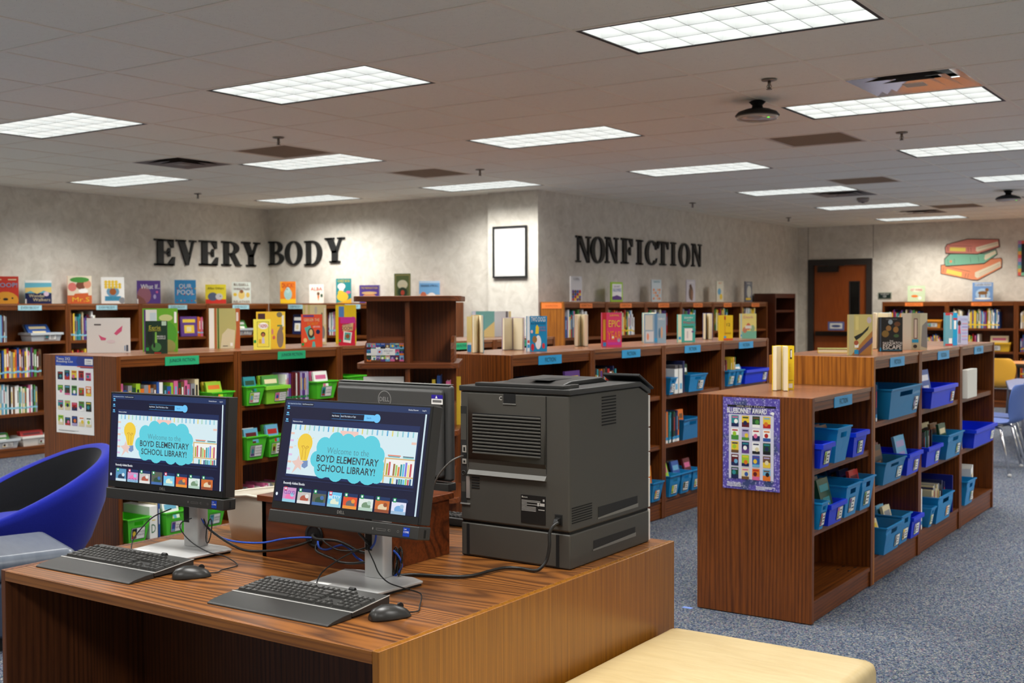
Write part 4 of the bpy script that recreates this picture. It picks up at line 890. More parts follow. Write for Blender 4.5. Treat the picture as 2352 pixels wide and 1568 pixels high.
cover_book('white picture book with a crowd of yellow animals', (EVX, 7.86, Z1), 50, .235, .285, 'white', 35, [('THE HEN', 'teal', .5, .2, .5, .08)], [(e, .5, .45, .28, .2, (108, 160, 190)), (e, .5, .45, .15, .13, (160, 90, 40)), (r_, .15, .1, .85, .28, (70, 150, 190)), (e, .9, .12, .14, .12, 'grey')] + [(e, .2+.15*(k % 5), .62+.1*(k//5), .07, .06, (236, 200, 60)) for k in range(14)])
cover_book('square purple picture book with a large brown face', (EVX, 8.33, Z1), 50, .25, .255, (92, 66, 140), 25, [('What If..', 'white', .56, .74, .8, .2)], [(e, .3, .36, .3, .38, (150, 96, 110)), (p_, [(0, 0), (.4, 0), (.3, .2), (0, .4)], (130, 80, 70)), (e, .75, .3, .06, .1, 'lavender'), (e, .85, .5, .05, .05, 'pink'), (r_, 0, 0, .05, .2, 'white')])
cover_book('bright blue picture book with two lines of white lettering', (EVX, 8.84, Z1), 50, .235, .27, (62, 148, 206), 25, [('OUR', 'white', .5, .74, .6, .18), ('POOL', 'white', .52, .48, .8, .2)], [(e, .12+.17*(k % 6), .12+.2*(k//6)*1.3, .03, .03, ['red', 'yellow', 'pink', 'teal'][k % 4]) for k in range(18)])
cover_book('yellow picture book with a grey opossum on red ground', (EVX, 9.29, Z1), 50, .235, .225, (238, 220, 60), 25, [('Allies Others', 'black', .5, .8, .8, .12)], [(r_, 0, 0, 1, .22, (220, 60, 50)), (e, .35, .36, .24, .22, (90, 104, 130)), (e, .66, .36, .18, .17, (206, 206, 206)), (e, .72, .38, .03, .03, 'black')])
cover_book('pale picture book with brown lettering nearest the room corner', (EVX, 9.69, Z1), 50, .22, .258, (222, 230, 220), 20, [('RUSSELL', 'brown', .5, .88, .8, .12), ('WRESTLES', 'maroon', .5, .68, .86, .1), ('RELATIVES', 'brown', .5, .08, .86, .11)], [(e, .5, .4, .18, .2, (236, 206, 120)), (e, .5, .56, .1, .08, (150, 96, 60)), (e, .16, .42, .1, .08, 'yellow'), (e, .84, .4, .1, .12, (226, 190, 90))])
BY = 10.13
cover_book('orange and yellow picture book with a pale bird, nearest the corner', (-10.28, BY, Z1), 24, .20, .268, (228, 128, 40), 40, [('DUCK!', 'red', .5, .82, .8, .2)], [(r_, 0, 0, 1, .2, (236, 196, 40)), (e, .5, .42, .26, .26, (160, 200, 196)), (e, .5, .6, .14, .14, (180, 212, 206)), (e, .45, .64, .03, .03, 'black'), (r_, .0, .55, .15, 1, (236, 160, 40))], back=(150, 206, 200))
cover_book('white picture book with a small carrot on its cover', (-9.80, BY, Z1), 24, .18, .226, (238, 234, 222), 40, [('ALBA', (214, 90, 70), .5, .76, .8, .18)], [(e, .62, .5, .1, .1, 'brown'), (p_, [(.55, .4), (.7, .4), (.62, .1)], 'orange'), (e, .85, .4, .08, .1, 'dark green')])
cover_book('teal picture book with a white chef hat and yellow bird', (-9.36, BY, Z1), 24, .185, .288, (44, 142, 146), 40, [('CHEZ BOB', 'yellow', .5, .9, .8, .1)], [(e, .35, .68, .26, .13, 'white'), (r_, .2, .5, .5, .66, 'white'), (e, .42, .26, .38, .2, (238, 196, 60)), (e, .3, .42, .2, .1, (238, 196, 60)), (e, .8, .44, .16, .06, 'pink'), (p_, [(0, 0), (1, 0), (1, .2), (.5, .06)], (232, 180, 40))], back=(24, 84, 60))
cover_book('wide purple picture book just above the dark book tower', (-8.96, BY, Z1), 24, .235, .205, (92, 70, 156), 25, [('THE MIDNIGHT FAIR', 'yellow', .5, .84, .86, .12)], [(e, .5, .34, .34, .2, (222, 150, 110)), (e, .5, .56, .4, .08, (230, 190, 130)), (r_, .3, .0, .7, .2, (210, 120, 100))])
cover_book('dark green ornate book with a round emblem', (-8.46, BY, Z1), 24, .19, .33, (94, 106, 62), 40, [('THE MAGIC', 'cream', .5, .58, .5, .06)], [(r_, .05, .04, .95, .96, (150, 136, 84)), (r_, .09, .07, .91, .93, (86, 98, 56)), (e, .5, .62, .32, .16, (206, 200, 170)), (e, .5, .36, .3, .17, (44, 60, 40)), (e, .5, .34, .12, .09, (180, 70, 50)), (r_, .2, .14, .8, .2, (206, 200, 160))], back=(52, 74, 36))
cover_book('pale blue wide picture book with a sandy beach', (-8.07, BY, Z1), 24, .235, .24, (120, 172, 216), 30, [('SEASIDE STROLL', 'navy', .5, .78, .86, .1)], [(p_, [(0, .4), (1, .35), (1, 0), (0, 0)], (226, 196, 160)), (e, .2, .36, .14, .14, (200, 110, 80)), (e, .6, .3, .2, .16, (240, 232, 226)), (r_, 0, .9, 1, 1, (180, 206, 230))], back=(236, 190, 206))
NX = -6.50
for P, ww, hh, bg, ln, ar, lab in (
    ((NX, 10.70, Z1), .19, .275, (206, 206, 206), [('GIRL', 'grey', .5, .9, .6, .1)], [(e, .2+.2*(k % 4), .1+.1*(k//4), .1, .07, ['red', 'yellow', 'purple', 'brown', 'blue'][k % 5]) for k in range(16)], 'grey nonfiction book covered with a colourful crowd'),
    ((NX, 11.59, Z1), .22, .226, (160, 206, 60), [('DO NOT', 'navy', .5, .78, .5, .08), ('ALLOWED', 'blue', .5, .6, .7, .16)], [(r_, .1, .1, .9, .9, 'white'), (p_, [(.1, .1), (.9, .1), (.9, .24), (.5, .34), (.1, .26)], 'purple')], 'lime bordered book with a white centre on the nonfiction shelf'),
    ((NX, 12.57, Z1), .20, .27, (202, 214, 214), [('EARTH', 'teal', .5, .9, .6, .08)], [(e, .2+.2*(k % 4), .15+.13*(k//4), .11, .06, [(220, 150, 110), (190, 210, 214), (226, 190, 160)][k % 3]) for k in range(16)], 'pale nonfiction book with small drawings'),
    ((NX, 13.52, Z1), .20, .285, (206, 202, 210), [('HAWK', 'white', .5, .88, .7, .1)], [(e, .5, .4, .26, .32, (110, 86, 70)), (e, .45, .7, .14, .1, (90, 66, 54)), (e, .62, .3, .12, .26, (150, 110, 84))], 'pale book with a brown hawk on its cover'),
    ((NX, 14.41, Z1), .17, .28, (220, 216, 196), [('ART', 'orange', .5, .9, .5, .08)], [(e, .4, .5, .24, .16, 'sky blue'), (e, .65, .25, .2, .14, 'yellow')], 'narrow cream nonfiction book on the far shelf'),
    ((NX, 15.38, Z1), .19, .29, (86, 92, 110), [('WILD', 'white', .5, .9, .5, .08)], [(e, .55, .5, .3, .3, (196, 196, 186)), (r_, .1, .1, .8, .2, 'yellow')], 'dark nonfiction book at the end of the shelf')):
    cover_book(lab, P, 82, ww, hh, bg, 22, ln, ar)
cover_book('pale green book with red lettering on the back shelf', (-4.80, 17.66, Z1), 12, .245, .236, (196, 216, 180), 25, [('GET WIRED', 'red', .5, .74, .7, .13)], [(e, .5, .74, .4, .14, (226, 226, 206)), (e, .4, .34, .2, .08, 'orange'), (e, .7, .22, .1, .1, 'white')])
cover_book('blue picture book with a brown horse on the back shelf', (-3.86, 17.66, Z1), 12, .275, .272, (116, 156, 208), 25, [('CLEVER PONY', 'navy', .5, .88, .8, .1)], [(r_, .1, .8, .92, .96, (206, 220, 236)), (e, .5, .38, .36, .3, (170, 200, 226)), (e, .5, .44, .24, .1, (130, 92, 50)), (e, .7, .6, .09, .1, (130, 92, 50)), (r_, .32, .2, .38, .4, (130, 92, 50)), (r_, .62, .2, .68, .4, (130, 92, 50)), (e, .5, .14, .4, .05, 'white')])
# junior row top
cover_book('open white picture book with two pink fish prints', (-5.99, 4.40, Z2), 44, .25, .211, (228, 226, 222), 40, [], [(p_, [(.26, .52), (.34, .46), (.44, .42), (.42, .36), (.32, .36)], (214, 90, 130)), (p_, [(.62, .55), (.7, .66), (.82, .78), (.8, .62), (.68, .5)], (214, 90, 130)), (e, .55, .32, .1, .05, (226, 210, 214)), (r_, .16, .79, .32, .83, (96, 90, 90)), (r_, .9, .04, .95, .22, (90, 96, 110)), (r_, .86, .06, .88, .2, (120, 160, 200))], back=(90, 120, 90))
cover_book('large green jungle picture book standing open', (-5.86, 4.68, Z2), 40, .21, .268, (110, 176, 54), 30, [], [(r_, .03, .0, .4, .97, (226, 226, 220)), (r_, .03, 0, .08, .97, (90, 50, 120)), (r_, .2, .4, .38, .9, (196, 214, 220)), (e, .7, .4, .28, .3, (82, 160, 50)), (e, .66, .78, .2, .08, (200, 206, 140)), (e, .72, .12, .22, .16, (150, 150, 84)), (r_, .9, .66, .97, .92, 'white'), (r_, .5, .0, .62, .16, 'white')])
cover_book('dark green paperback leaning before the large jungle book', (-5.61, 4.45, Z2), 38, .122, .194, (38, 62, 46), 3, [('Eerie', (196, 190, 70), .44, .8, .55, .12), ('ELEMENTARY', (196, 190, 70), .44, .71, .6, .05), ('RECESS IS', 'white', .74, .53, .4, .05), ('A JUNGLE!', 'white', .74, .46, .4, .06)], [(p_, [(.42, .12), (.55, .12), (.52, .66), (.44, .66)], (130, 190, 80)), (e, .5, .2, .24, .14, (70, 130, 70)), (e, .2, .5, .14, .26, (26, 40, 32)), (r_, .76, .86, .98, .99, (190, 214, 190)), (e, .4, .26, .05, .08, 'black'), (r_, .4, .01, .72, .04, 'red'), (r_, .0, .09, .14, .19, (30, 150, 70))])
cover_book('open picture book with a tree painted on its cover', (-5.92, 5.25, Z2), 42, .20, .266, (188, 184, 120), 30, [], [(r_, 0, 0, .16, 1, 'white'), (r_, .18, 0, .24, 1, (180, 96, 60)), (r_, .27, 0, .32, 1, (70, 110, 50)), (p_, [(.36, 0), (.8, 0), (.84, .45), (.6, .5), (.42, .35)], (216, 208, 176)), (p_, [(.82, 0), (1, 0), (1, 1), (.86, 1), (.88, .5)], (184, 96, 54)), (r_, .88, .68, .95, .9, (226, 220, 214)), (r_, .68, .06, .76, .14, 'white'), (r_, .44, .05, .6, .07, (90, 90, 70))])
cover_book('yellow picture book with a grey bear', (-5.62, 5.38, Z2), 42, .185, .243, (232, 190, 60), 28, [], [(r_, .05, .78, .3, .95, (70, 40, 50)), (e, .82, .28, .12, .26, (136, 116, 100)), (e, .86, .54, .07, .06, (136, 116, 100)), (r_, .88, .6, .96, .9, (226, 222, 206)), (e, .55, .46, .04, .08, (206, 130, 120)), (e, .6, .3, .05, .05, (200, 100, 90)), (e, .8, .92, .1, .07, (120, 110, 90)), (r_, .72, .6, .9, .64, (100, 130, 80))])
cover_book('small pale yellow paperback with a framed girl', (-5.555, 5.24, Z2), 38, .106, .195, (236, 226, 90), 3, [('YASMIN', 'red', .58, .78, .5, .12)], [(r_, .2, .08, .92, .92, 'dark green'), (r_, .22, .09, .9, .91, (234, 216, 80)), (e, .58, .78, .3, .11, 'white'), (e, .56, .5, .14, .08, 'black'), (e, .56, .48, .1, .065, (176, 106, 70)), (p_, [(.48, .2), (.66, .2), (.62, .4), (.5, .4)], (200, 190, 206)), (r_, .3, .2, .46, .34, (216, 166, 40)), (r_, .0, .22, .14, .31, (30, 150, 70))])
cover_book('orange paperback with a teal robot on its cover', (-5.63, 5.77, Z2), 38, .140, .222, (226, 84, 52), 8, [('GEEGER THE', 'cream', .5, .83, .76, .09), ('ROBOT', (226, 150, 40), .56, .71, .52, .09), ('GOES TO SCHOOL', 'white', .74, .62, .34, .05)], [(r_, .08, .92, .6, .98, 'purple'), (p_, [(.14, .58), (.42, .66), (.66, .24), (.36, .2)], (90, 180, 170)), (e, .46, .42, .16, .16, (60, 50, 40)), (e, .46, .44, .09, .1, (220, 190, 130)), (e, .8, .46, .1, .07, 'navy'), (p_, [(.5, 0), (.68, 0), (.64, .16), (.54, .16)], (90, 180, 170)), (e, .18, .2, .09, .07, (236, 196, 130)), (r_, .0, .03, .12, .12, (30, 150, 70))])
cover_book('tall pale yellow picture book behind the robot book', (-5.99, 6.17, Z2), 40, .168, .288, (222, 218, 168), 25, [], [(r_, 0, 0, .3, 1, (206, 200, 130)), (r_, .1, 0, .2, 1, 'cream'), (e, .55, .86, .06, .1, (196, 196, 180)), (e, .82, .3, .12, .18, (140, 144, 140)), (r_, .78, .4, .84, .8, (120, 130, 110)), (r_, .9, .5, .97, .92, (236, 232, 214)), (r_, .82, .06, .95, .14, 'white')])
cover_book('red and pink paperback with a white card picture', (-5.60, 6.09, Z2), 38, .113, .200, (212, 40, 70), 5, [('ENDED', 'grey', .5, .72, .5, .07), ('DOOM', 'navy', .5, .6, .64, .13)], [(r_, .1, .78, 1, 1, (206, 50, 150)), (p_, [(.2, .7), (.9, .8), (.86, .52), (.24, .5)], (236, 190, 130)), (p_, [(.26, .12), (.74, .08), (.82, .46), (.3, .5)], 'white'), (p_, [(.33, .2), (.7, .17), (.75, .44), (.37, .46)], (80, 176, 160)), (e, .54, .32, .13, .08, (150, 90, 50)), (r_, .0, .12, .13, .21, (30, 150, 70))])
cover_book('yellow and blue picture book behind the red and pink paperback', (-5.92, 6.43, Z2), 40, .15, .287, (238, 212, 40), 25, [], [(r_, .14, .05, .4, .96, (84, 140, 206)), (e, .85, .5, .2, .2, (222, 96, 110))])
cover_book('pale blue seaside book far on the junior fiction row', (-6.05, 8.36, Z2), 42, .20, .228, (120, 184, 180), 30, [], [(r_, 0, 0, .16, 1, (214, 222, 240)), (p_, [(.2, 0), (1, 0), (1, .6), (.6, .3)], (226, 206, 140))])
cover_book('pale white book opened beside the pillar', (-5.95, 8.52, Z2), 36, .15, .226, (214, 218, 222), 40, [], [(r_, .68, 0, .8, 1, (110, 110, 116)), (r_, .86, 0, 1, 1, (230, 214, 160))])
# fiction row top
CB = -55.5
lb_ = cover_book('open book with a teal and gold landscape cover', (-4.12, 5.60, Z2), 32, .085, .212, (206, 190, 130), 12, [], [(p_, [(.4, .3), (1, .1), (1, .95), (.5, .85)], (96, 162, 134)), (p_, [(0, 0), (1, 0), (1, .18), (.6, .26), (0, .2)], (40, 130, 190)), (e, .62, .72, .1, .04, (40, 80, 80)), (r_, 0, .2, 1, .26, (200, 214, 220))], t=.02)
absorb(lb_, cover_book('thick page block', (-4.045, 5.52, Z2), CB-22, .075, .222, (226, 190, 110), 34, [], [], t=.03, pages=CREAM, spine_at=True, back=(70, 150, 180)))
cover_book('lavender book standing open with its pages to the viewer', (-4.13, 6.0, Z2), CB-30, .11, .203, (178, 160, 190), 62, [], [], t=.03, pages=CREAM, spine_at=True)
cover_book('blue book with a yellow and white dog figure', (-3.82, 5.83, Z2), 40, .122, .213, (28, 138, 190), 4, [('TWO DOGS', 'white', .56, .91, .72, .13), ('IN A TRENCH COAT', 'navy', .56, .79, .72, .05), ('GO TO', (200, 90, 120), .76, .68, .3, .05), ('SCHOOL', (200, 90, 120), .76, .6, .36, .05)], [(r_, 0, 0, .14, 1, (226, 236, 240)), (r_, .02, .1, .13, .2, (48, 158, 214)), (r_, .02, .24, .13, .32, (200, 80, 80)), (p_, [(.42, .5), (.58, .5), (.6, .68), (.5, .76), (.44, .7)], (232, 206, 50)), (e, .56, .26, .15, .2, (232, 236, 238)), (e, .38, .34, .12, .1, (150, 110, 60)), (e, .24, .56, .06, .05, (226, 190, 196)), (e, .82, .16, .07, .08, (206, 50, 60)), (e, .28, .12, .08, .1, (196, 40, 50))], t=.022)
cover_book('cream book seen from its page edges on the middle row', (-4.10, 6.76, Z2), CB-14, .11, .216, (210, 200, 170), 24, [], [], t=.045, pages=CREAM, spine_at=True, back=(190, 186, 176))
cover_book('hot pink book with big yellow and orange lettering', (-3.79, 6.69, Z2), 42, .132, .228, (226, 66, 116), 4, [('EPIC', (236, 206, 60), .62, .68, .58, .2), ('YEAR', (240, 150, 40), .62, .34, .7, .24), ('SURVIVAL', 'yellow', .62, .92, .5, .06)], [(r_, 0, 0, .22, 1, (196, 40, 50)), (r_, .04, .02, .2, .14, (60, 130, 190)), (r_, .05, .2, .17, .8, (206, 150, 40)), (e, .55, .28, .05, .04, 'white'), (e, .85, .2, .08, .06, 'lavender'), (r_, .28, .06, .96, .14, (206, 60, 160))], t=.026)
cover_book('pale aqua book with open cream pages', (-4.08, 7.72, Z2), CB-24, .10, .22, (150, 206, 206), 36, [], [], t=.04, pages=CREAM, spine_at=True, back=(226, 226, 210))
cover_book('grey-blue book with a school scene and blue label', (-3.90, 7.52, Z2), 40, .16, .215, (150, 178, 196), 14, [('GIRLS', 'white', .78, .82, .3, .07)], [(r_, .04, .45, .38, .95, (206, 210, 200)), (r_, .46, 0, .6, 1, (96, 146, 186)), (r_, .47, .05, .59, .17, (48, 158, 214)), (r_, .06, .04, .42, .4, (206, 214, 220)), (e, .8, .36, .05, .2, (206, 170, 140)), (e, .7, .34, .05, .18, (90, 130, 160)), (e, .16, .22, .05, .12, (220, 150, 120))])
cover_book('teal hand-drawn diary book with a paper note', (-3.79, 7.81, Z2), 40, .130, .207, (70, 172, 160), 4, [('DIARY', 'white', .62, .88, .5, .06), ('of a', 'white', .62, .8, .2, .04), ('Wimpy Kid', (210, 80, 100), .62, .7, .66, .11)], [(r_, 0, 0, .2, 1, (226, 226, 190)), (r_, .03, .1, .17, .2, (48, 158, 214)), (r_, .38, .06, .84, .5, (236, 236, 230)), (r_, .5, .14, .6, .4, (206, 206, 206)), (e, .86, .38, .08, .03, 'purple'), (r_, .3, .55, .9, .58, (60, 130, 60))], t=.02)
cover_book('navy covered book showing thick cream pages', (-4.02, 8.58, Z2), CB-10, .10, .211, (40, 70, 150), 16, [], [], t=.05, pages=CREAM, spine_at=True)
cover_book('yellow paperback with red stripe on the middle row', (-3.75, 8.43, Z2), 42, .110, .195, (238, 200, 40), 5, [('12', 'brown', .66, .62, .26, .12), ('COOKIES', (150, 100, 30), .62, .28, .5, .07)], [(r_, .36, 0, .46, 1, (226, 176, 40)), (r_, .36, .82, .46, .96, 'red'), (r_, .34, .08, .5, .16, (48, 158, 214)), (r_, .3, .0, 1, .07, (220, 90, 40))], t=.02)
cover_book('last display book of the middle row with a pastel cover', (-3.78, 8.94, Z2), 44, .138, .204, (232, 216, 130), 6, [('Dork', (206, 130, 150), .5, .86, .6, .1)], [(r_, .1, 0, 1, .3, (120, 186, 160)), (e, .5, .48, .14, .14, (206, 110, 80)), (e, .28, .34, .14, .12, (196, 130, 100)), (e, .76, .4, .14, .14, (150, 180, 140)), (r_, .3, .4, .7, .52, (226, 226, 216)), (r_, 0, 0, .1, 1, (190, 206, 196)), (r_, .01, .08, .09, .16, (48, 158, 214))], t=.018)
# right row top
yb = cover_book('yellow novel standing open on the low bookcase', (-2.165, 5.60, ZL), 40, .085, .222, (238, 206, 40), 6, [], [(r_, .0, .2, .05, .25, 'brown'), (e, .2, .33, .04, .06, (90, 60, 30)), (e, .3, .26, .05, .03, (90, 60, 30)), (e, .6, .25, .05, .03, (110, 70, 40)), (r_, .0, .21, .95, .218, (110, 80, 40)), (r_, .74, .7, .86, .92, (40, 40, 40)), (r_, .78, .74, .85, .9, 'white'), (r_, .62, .04, .9, .14, 'white')] + [(r_, .1, .42+.04*k, .8, .425+.04*k, (206, 150, 40)) for k in range(5)], t=.016)
absorb(yb, cover_book('page half', (-2.195, 5.565, ZL), CB-36, .07, .225, (238, 206, 40), 30, [], [], t=.045, pages=CREAM, spine_at=True))
t = thing('book', 'yellow edged book lying flat on the right row', 'book', (-2.30, 6.44, 1.2044), R(20)); MB().box(0, 0, 0, .17, .2, .003, C('yellow')).box(0, 0, .019, .17, .2, .022, C((120, 112, 40))).box(0, .195, .003, .17, .2, .019, C('yellow')).build('cover', t); MB().box(.004, .002, .003, .166, .195, .019, CREAM).build('pages', t)
cover_book('clear wrapped novel with a black horse and riders', (-2.005, 6.29, Z2), 42, .134, .221, (204, 190, 120), 10, [], [(r_, 0, 0, .2, 1, (190, 184, 140)), (p_, [(.2, .45), (.55, .55), (.85, .72), (.8, .62), (.45, .42), (.3, .36)], (40, 44, 36)), (p_, [(.1, 0), (.95, 0), (1, .6), (.6, .35)], (176, 120, 60)), (p_, [(.4, 0), (1, .3), (1, .45), (.3, .05)], (96, 80, 110)), (r_, .22, .02, .4, .13, (40, 150, 200)), (r_, .23, .18, .4, .3, 'white'), (e, .85, .86, .1, .08, (206, 190, 190)), (r_, .26, .62, .4, .96, (220, 206, 130)), (e, .3, .3, .1, .06, (170, 90, 60))], t=.02)
cover_book('thick open book of white pages on the right row', (-2.24, 7.28, Z2), CB-20, .12, .224, (226, 220, 206), 34, [], [], t=.04, pages=CREAM, spine_at=True, back=(206, 216, 226))
cover_book('black paperback with brown faces and bold white lettering', (-1.99, 6.80, Z2), 42, .140, .201, (34, 32, 30), 8, [('THE', 'white', .5, .31, .16, .04), ('SASQUATCH', 'white', .54, .235, .84, .1), ('ESCAPE', 'white', .54, .13, .82, .12), ('SUZANNE SELFORS', 'grey', .5, .94, .5, .03)], [(r_, 0, 0, .06, 1, (70, 84, 100)), (e, .46, .86, .1, .07, (150, 166, 176)), (e, .38, .68, .12, .08, (150, 110, 60)), (e, .7, .64, .12, .09, (156, 112, 56)), (e, .24, .52, .16, .1, (130, 104, 50)), (e, .76, .8, .14, .07, (110, 70, 40)), (e, .72, .46, .12, .05, (70, 100, 60)), (r_, 0, .02, .06, .12, (48, 158, 214)), (r_, .1, .03, .95, .06, (60, 110, 130))], t=.02)
cover_book('beige book with a framed spine and blue label', (-1.945, 7.12, Z2), 30, .15, .222, (206, 198, 168), 10, [], [(r_, 0, 0, .36, 1, (216, 206, 186)), (r_, .40, .0, .72, 1, (186, 178, 146)), (r_, .47, .3, .62, .86, (120, 84, 84)), (r_, .50, .33, .59, .83, (214, 196, 176)), (r_, .40, .2, .66, .29, (48, 150, 190)), (e, .53, .1, .08, .05, (60, 50, 44)), (p_, [(.76, .1), (1, .05), (1, .8), (.8, .66)], (140, 136, 132))])
cover_book('red and teal paperback seen from its bright blue spine', (-1.95, 8.02, Z2), 42, .085, .218, (90, 160, 176), 6, [], [(r_, 0, 0, .62, 1, (110, 166, 180)), (r_, 0, .92, .62, 1, (196, 60, 66)), (r_, 0, 0, .62, .05, (196, 60, 66)), (r_, .62, 0, 1, 1, (30, 160, 206)), (r_, .68, .02, .95, .24, (48, 150, 220)), (r_, .3, .06, .56, .22, 'white'), (r_, .7, .5, .9, .76, 'white'), (r_, .64, .78, .98, .84, (206, 60, 60)), (r_, .38, .5, .5, .96, (206, 206, 200))], t=.02)
cover_book('pale book with a girl in a pink coat', (-1.935, 8.24, Z2), 42, .09, .196, (196, 200, 226), 8, [('TRISTAN', 'lavender', .6, .88, .6, .08)], [(e, .3, .74, .14, .1, (60, 34, 30)), (p_, [(.2, .38), (.42, .38), (.36, .66), (.24, .66)], (206, 90, 120)), (r_, .24, .06, .28, .38, (50, 40, 44)), (r_, .35, .06, .39, .38, (50, 40, 44))] + [(r_, .5, .16+.11*k, .95, .2+.11*k, [(176, 160, 216), (220, 170, 190)][k % 2]) for k in range(6)])

# ------------------------------------------------------------------ posters on the end panels
def mini(A, x0, y0, w, h, rnd):
    cs = rnd.sample([k for k in COLS if k not in ('grey',)], 4)
    A.rect(x0, y0, x0+w, y0+h, C(cs[0])).rect(x0, y0, x0+w, y0+h*rnd.uniform(.2, .45), C(cs[1])).disc(x0+w*rnd.uniform(.35, .65), y0+h*rnd.uniform(.35, .55), w*.26, h*.2, C(cs[2]), 10).rect(x0+w*.12, y0+h*.78, x0+w*.88, y0+h*.9, C(cs[3]))
t = thing('poster', 'purple flower award poster with twenty book covers on the low bookcase', 'poster', (-2.301, 5.1395, .603))
PW, PH = .286, .437
m_, n_, l_, b_ = nodes('bluebonnet_print')
tc = n_.new('ShaderNodeTexCoord'); vo = n_.new('ShaderNodeTexVoronoi'); vo.inputs['Scale'].default_value = 95; l_.new(tc.outputs['Object'], vo.inputs[0])
no = n_.new('ShaderNodeTexNoise'); no.inputs['Scale'].default_value = 14; no.inputs['Detail'].default_value = 3; l_.new(tc.outputs['Object'], no.inputs[0])
rp1 = ramp(n_, [(.12, (226, 222, 240)), (.3, (146, 136, 206)), (.55, (72, 58, 150))]); l_.new(vo.outputs['Distance'], rp1.inputs[0])
rp2 = ramp(n_, [(.34, (96, 88, 176)), (.52, (120, 108, 190)), (.62, (54, 92, 60))]); l_.new(no.outputs[0], rp2.inputs[0])
mx = n_.new('ShaderNodeMixRGB'); mx.inputs[0].default_value = .45; l_.new(rp1.outputs[0], mx.inputs[1]); l_.new(rp2.outputs[0], mx.inputs[2]); l_.new(mx.outputs[0], b_.inputs['Base Color']); b_.inputs['Roughness'].default_value = .3
MB().box(0, -.0012, 0, PW, 0, PH, m_).build('sheet', t)
F_ = fr((0, -.0012, 0), (1, 0, 0), (0, 0, 1)); A = Art(.00002); u = lambda x: (x-138)/782*PW; v = lambda y: (1400-y)/1290*PH
A.rect(u(200), v(245), u(868), v(215), BLK).rect(u(222), v(1250), u(838), v(345), mat((214, 212, 228), .4))
rnd = random.Random(5)
for j in range(5):
    for i in range(4): mini(A, u(256+146*i), v(522+183*j), .0375, .054, rnd)
A.poly([(u(800), v(300)), (u(830), v(290)), (u(850), v(310)), (u(835), v(345)), (u(815), v(330)), (u(790), v(325))], PAPER)
for k in range(3): A.rect(u(600), v(1348+18*k), u(600+(260, 220, 130)[k]), v(1340+18*k), PAPER)
A.rect(u(195), v(1345), u(400), v(1341), PAPER).rect(u(200), v(1362), u(396), v(1354), PAPER)
A.build('print', t, F_)
text(t, '2026-2027 TEXAS', mat((206, 196, 190), .5), F_, u(522), v(230), w=.142, h=.0085, lift=.0026)
text(t, 'BLUEBONNET AWARD', PAPER, F_, u(472), v(292), w=.20, h=.0255, off=.02, lift=.0026)
text(t, 'TEXAS BOUND', PAPER, F_, u(295), v(1320), w=.07, h=.012, off=.02, lift=.0026)
t = thing('poster', 'white reading list poster with blue header on the junior fiction bookcase', 'poster', (-6.055, 4.0795, .748))
PW, PH = .356, .45
MB().box(0, -.0012, 0, PW, 0, PH, PAPER).build('sheet', t)
F_ = fr((0, -.0012, 0), (1, 0, 0), (0, 0, 1)); A = Art(.00002); u = lambda x: (x-597)/326*PW; v = lambda y: (1325-y)/758*PH
A.rect(0, PH*.872, PW, PH, mat((28, 72, 176), .4)).poly([(PW*.55, PH*.93), (PW*.62, PH*.872), (PW, PH*.872), (PW, PH), (PW*.6, PH)], mat((40, 60, 140), .4)).rect(PW*.78, PH*.895, PW*.99, PH*.97, PAPER).rect(PW*.58, PH*.862, PW, PH*.874, mat((226, 96, 50), .4)).rect(PW*.66, PH*.85, PW, PH*.862, mat((70, 40, 110), .4))
rnd = random.Random(9)
for j in range(4):
    for i in range(5): mini(A, u(614+61*i), v(800+149*j)+.0*i, .050, .056 if (i+j) % 4 else .046, rnd)
A.rect(PW*.06, PH*.035, PW*.6, PH*.039, mat((170, 170, 170), .6)).rect(PW*.06, PH*.028, PW*.5, PH*.032, mat((170, 170, 170), .6)).build('print', t, F_)
text(t, 'Texas 2X2', PAPER, F_, PW*.22, PH*.965, w=PW*.37, h=PH*.033, off=.01, lift=.0026); text(t, 'Reading List', PAPER, F_, PW*.26, PH*.925, w=PW*.44, h=PH*.034, off=.01, lift=.0026); text(t, '2026', mat((170, 200, 240), .5), F_, PW*.1, PH*.888, w=PW*.12, h=PH*.014, lift=.0026)
text(t, 'Follett', mat((40, 60, 120), .5), F_, PW*.89, PH*.945, w=PW*.13, h=PH*.018, lift=.0026); text(t, 'Content', mat((80, 90, 120), .5), F_, PW*.89, PH*.915, w=PW*.13, h=PH*.015, lift=.0026)
t = tag(MB().box(0, 0, 0, .05, .025, .001, mat((110, 140, 210), .6)).build('tape_strip', None), 'small scrap of blue tape on the carpet by the low bookcase', 'tape'); t.location = (-2.50, 5.10, 0.0005)

# ------------------------------------------------------------------ revolving book tower
TW = .54
t = thing('book_tower', 'dark wooden revolving book tower standing between the shelf rows', 'book tower', (-3.965, 4.82, 0), R(34.5))
DW_ = {a: wood('tower_oak_'+a, (130, 68, 30), (76, 38, 15), a) for a in 'XYZ'}
h_ = TW/2
def rounded(w2, r, n=5):
    pts = []
    for cx, cy_, a0 in ((w2-r, w2-r, 0), (-w2+r, w2-r, pi/2), (-w2+r, -w2+r, pi), (w2-r, -w2+r, 3*pi/2)): pts += [(cx+r*cos(a0+pi/2*i/n), cy_+r*sin(a0+pi/2*i/n)) for i in range(n+1)]
    return pts
MB().prism(rounded(h_+.01, .06), 'z', 1.505, 1.533, DW_['X']).build('top_board', t, bevel=.003)
for z in (1.157, .807, .457): MB().prism(rounded(h_-.005, .05), 'z', z, z+.03, DW_['X']).build('shelf', t, bevel=.003)
MB().prism(rounded(h_, .06), 'z', .0, .08, DW_['X']).build('base', t, bevel=.003)
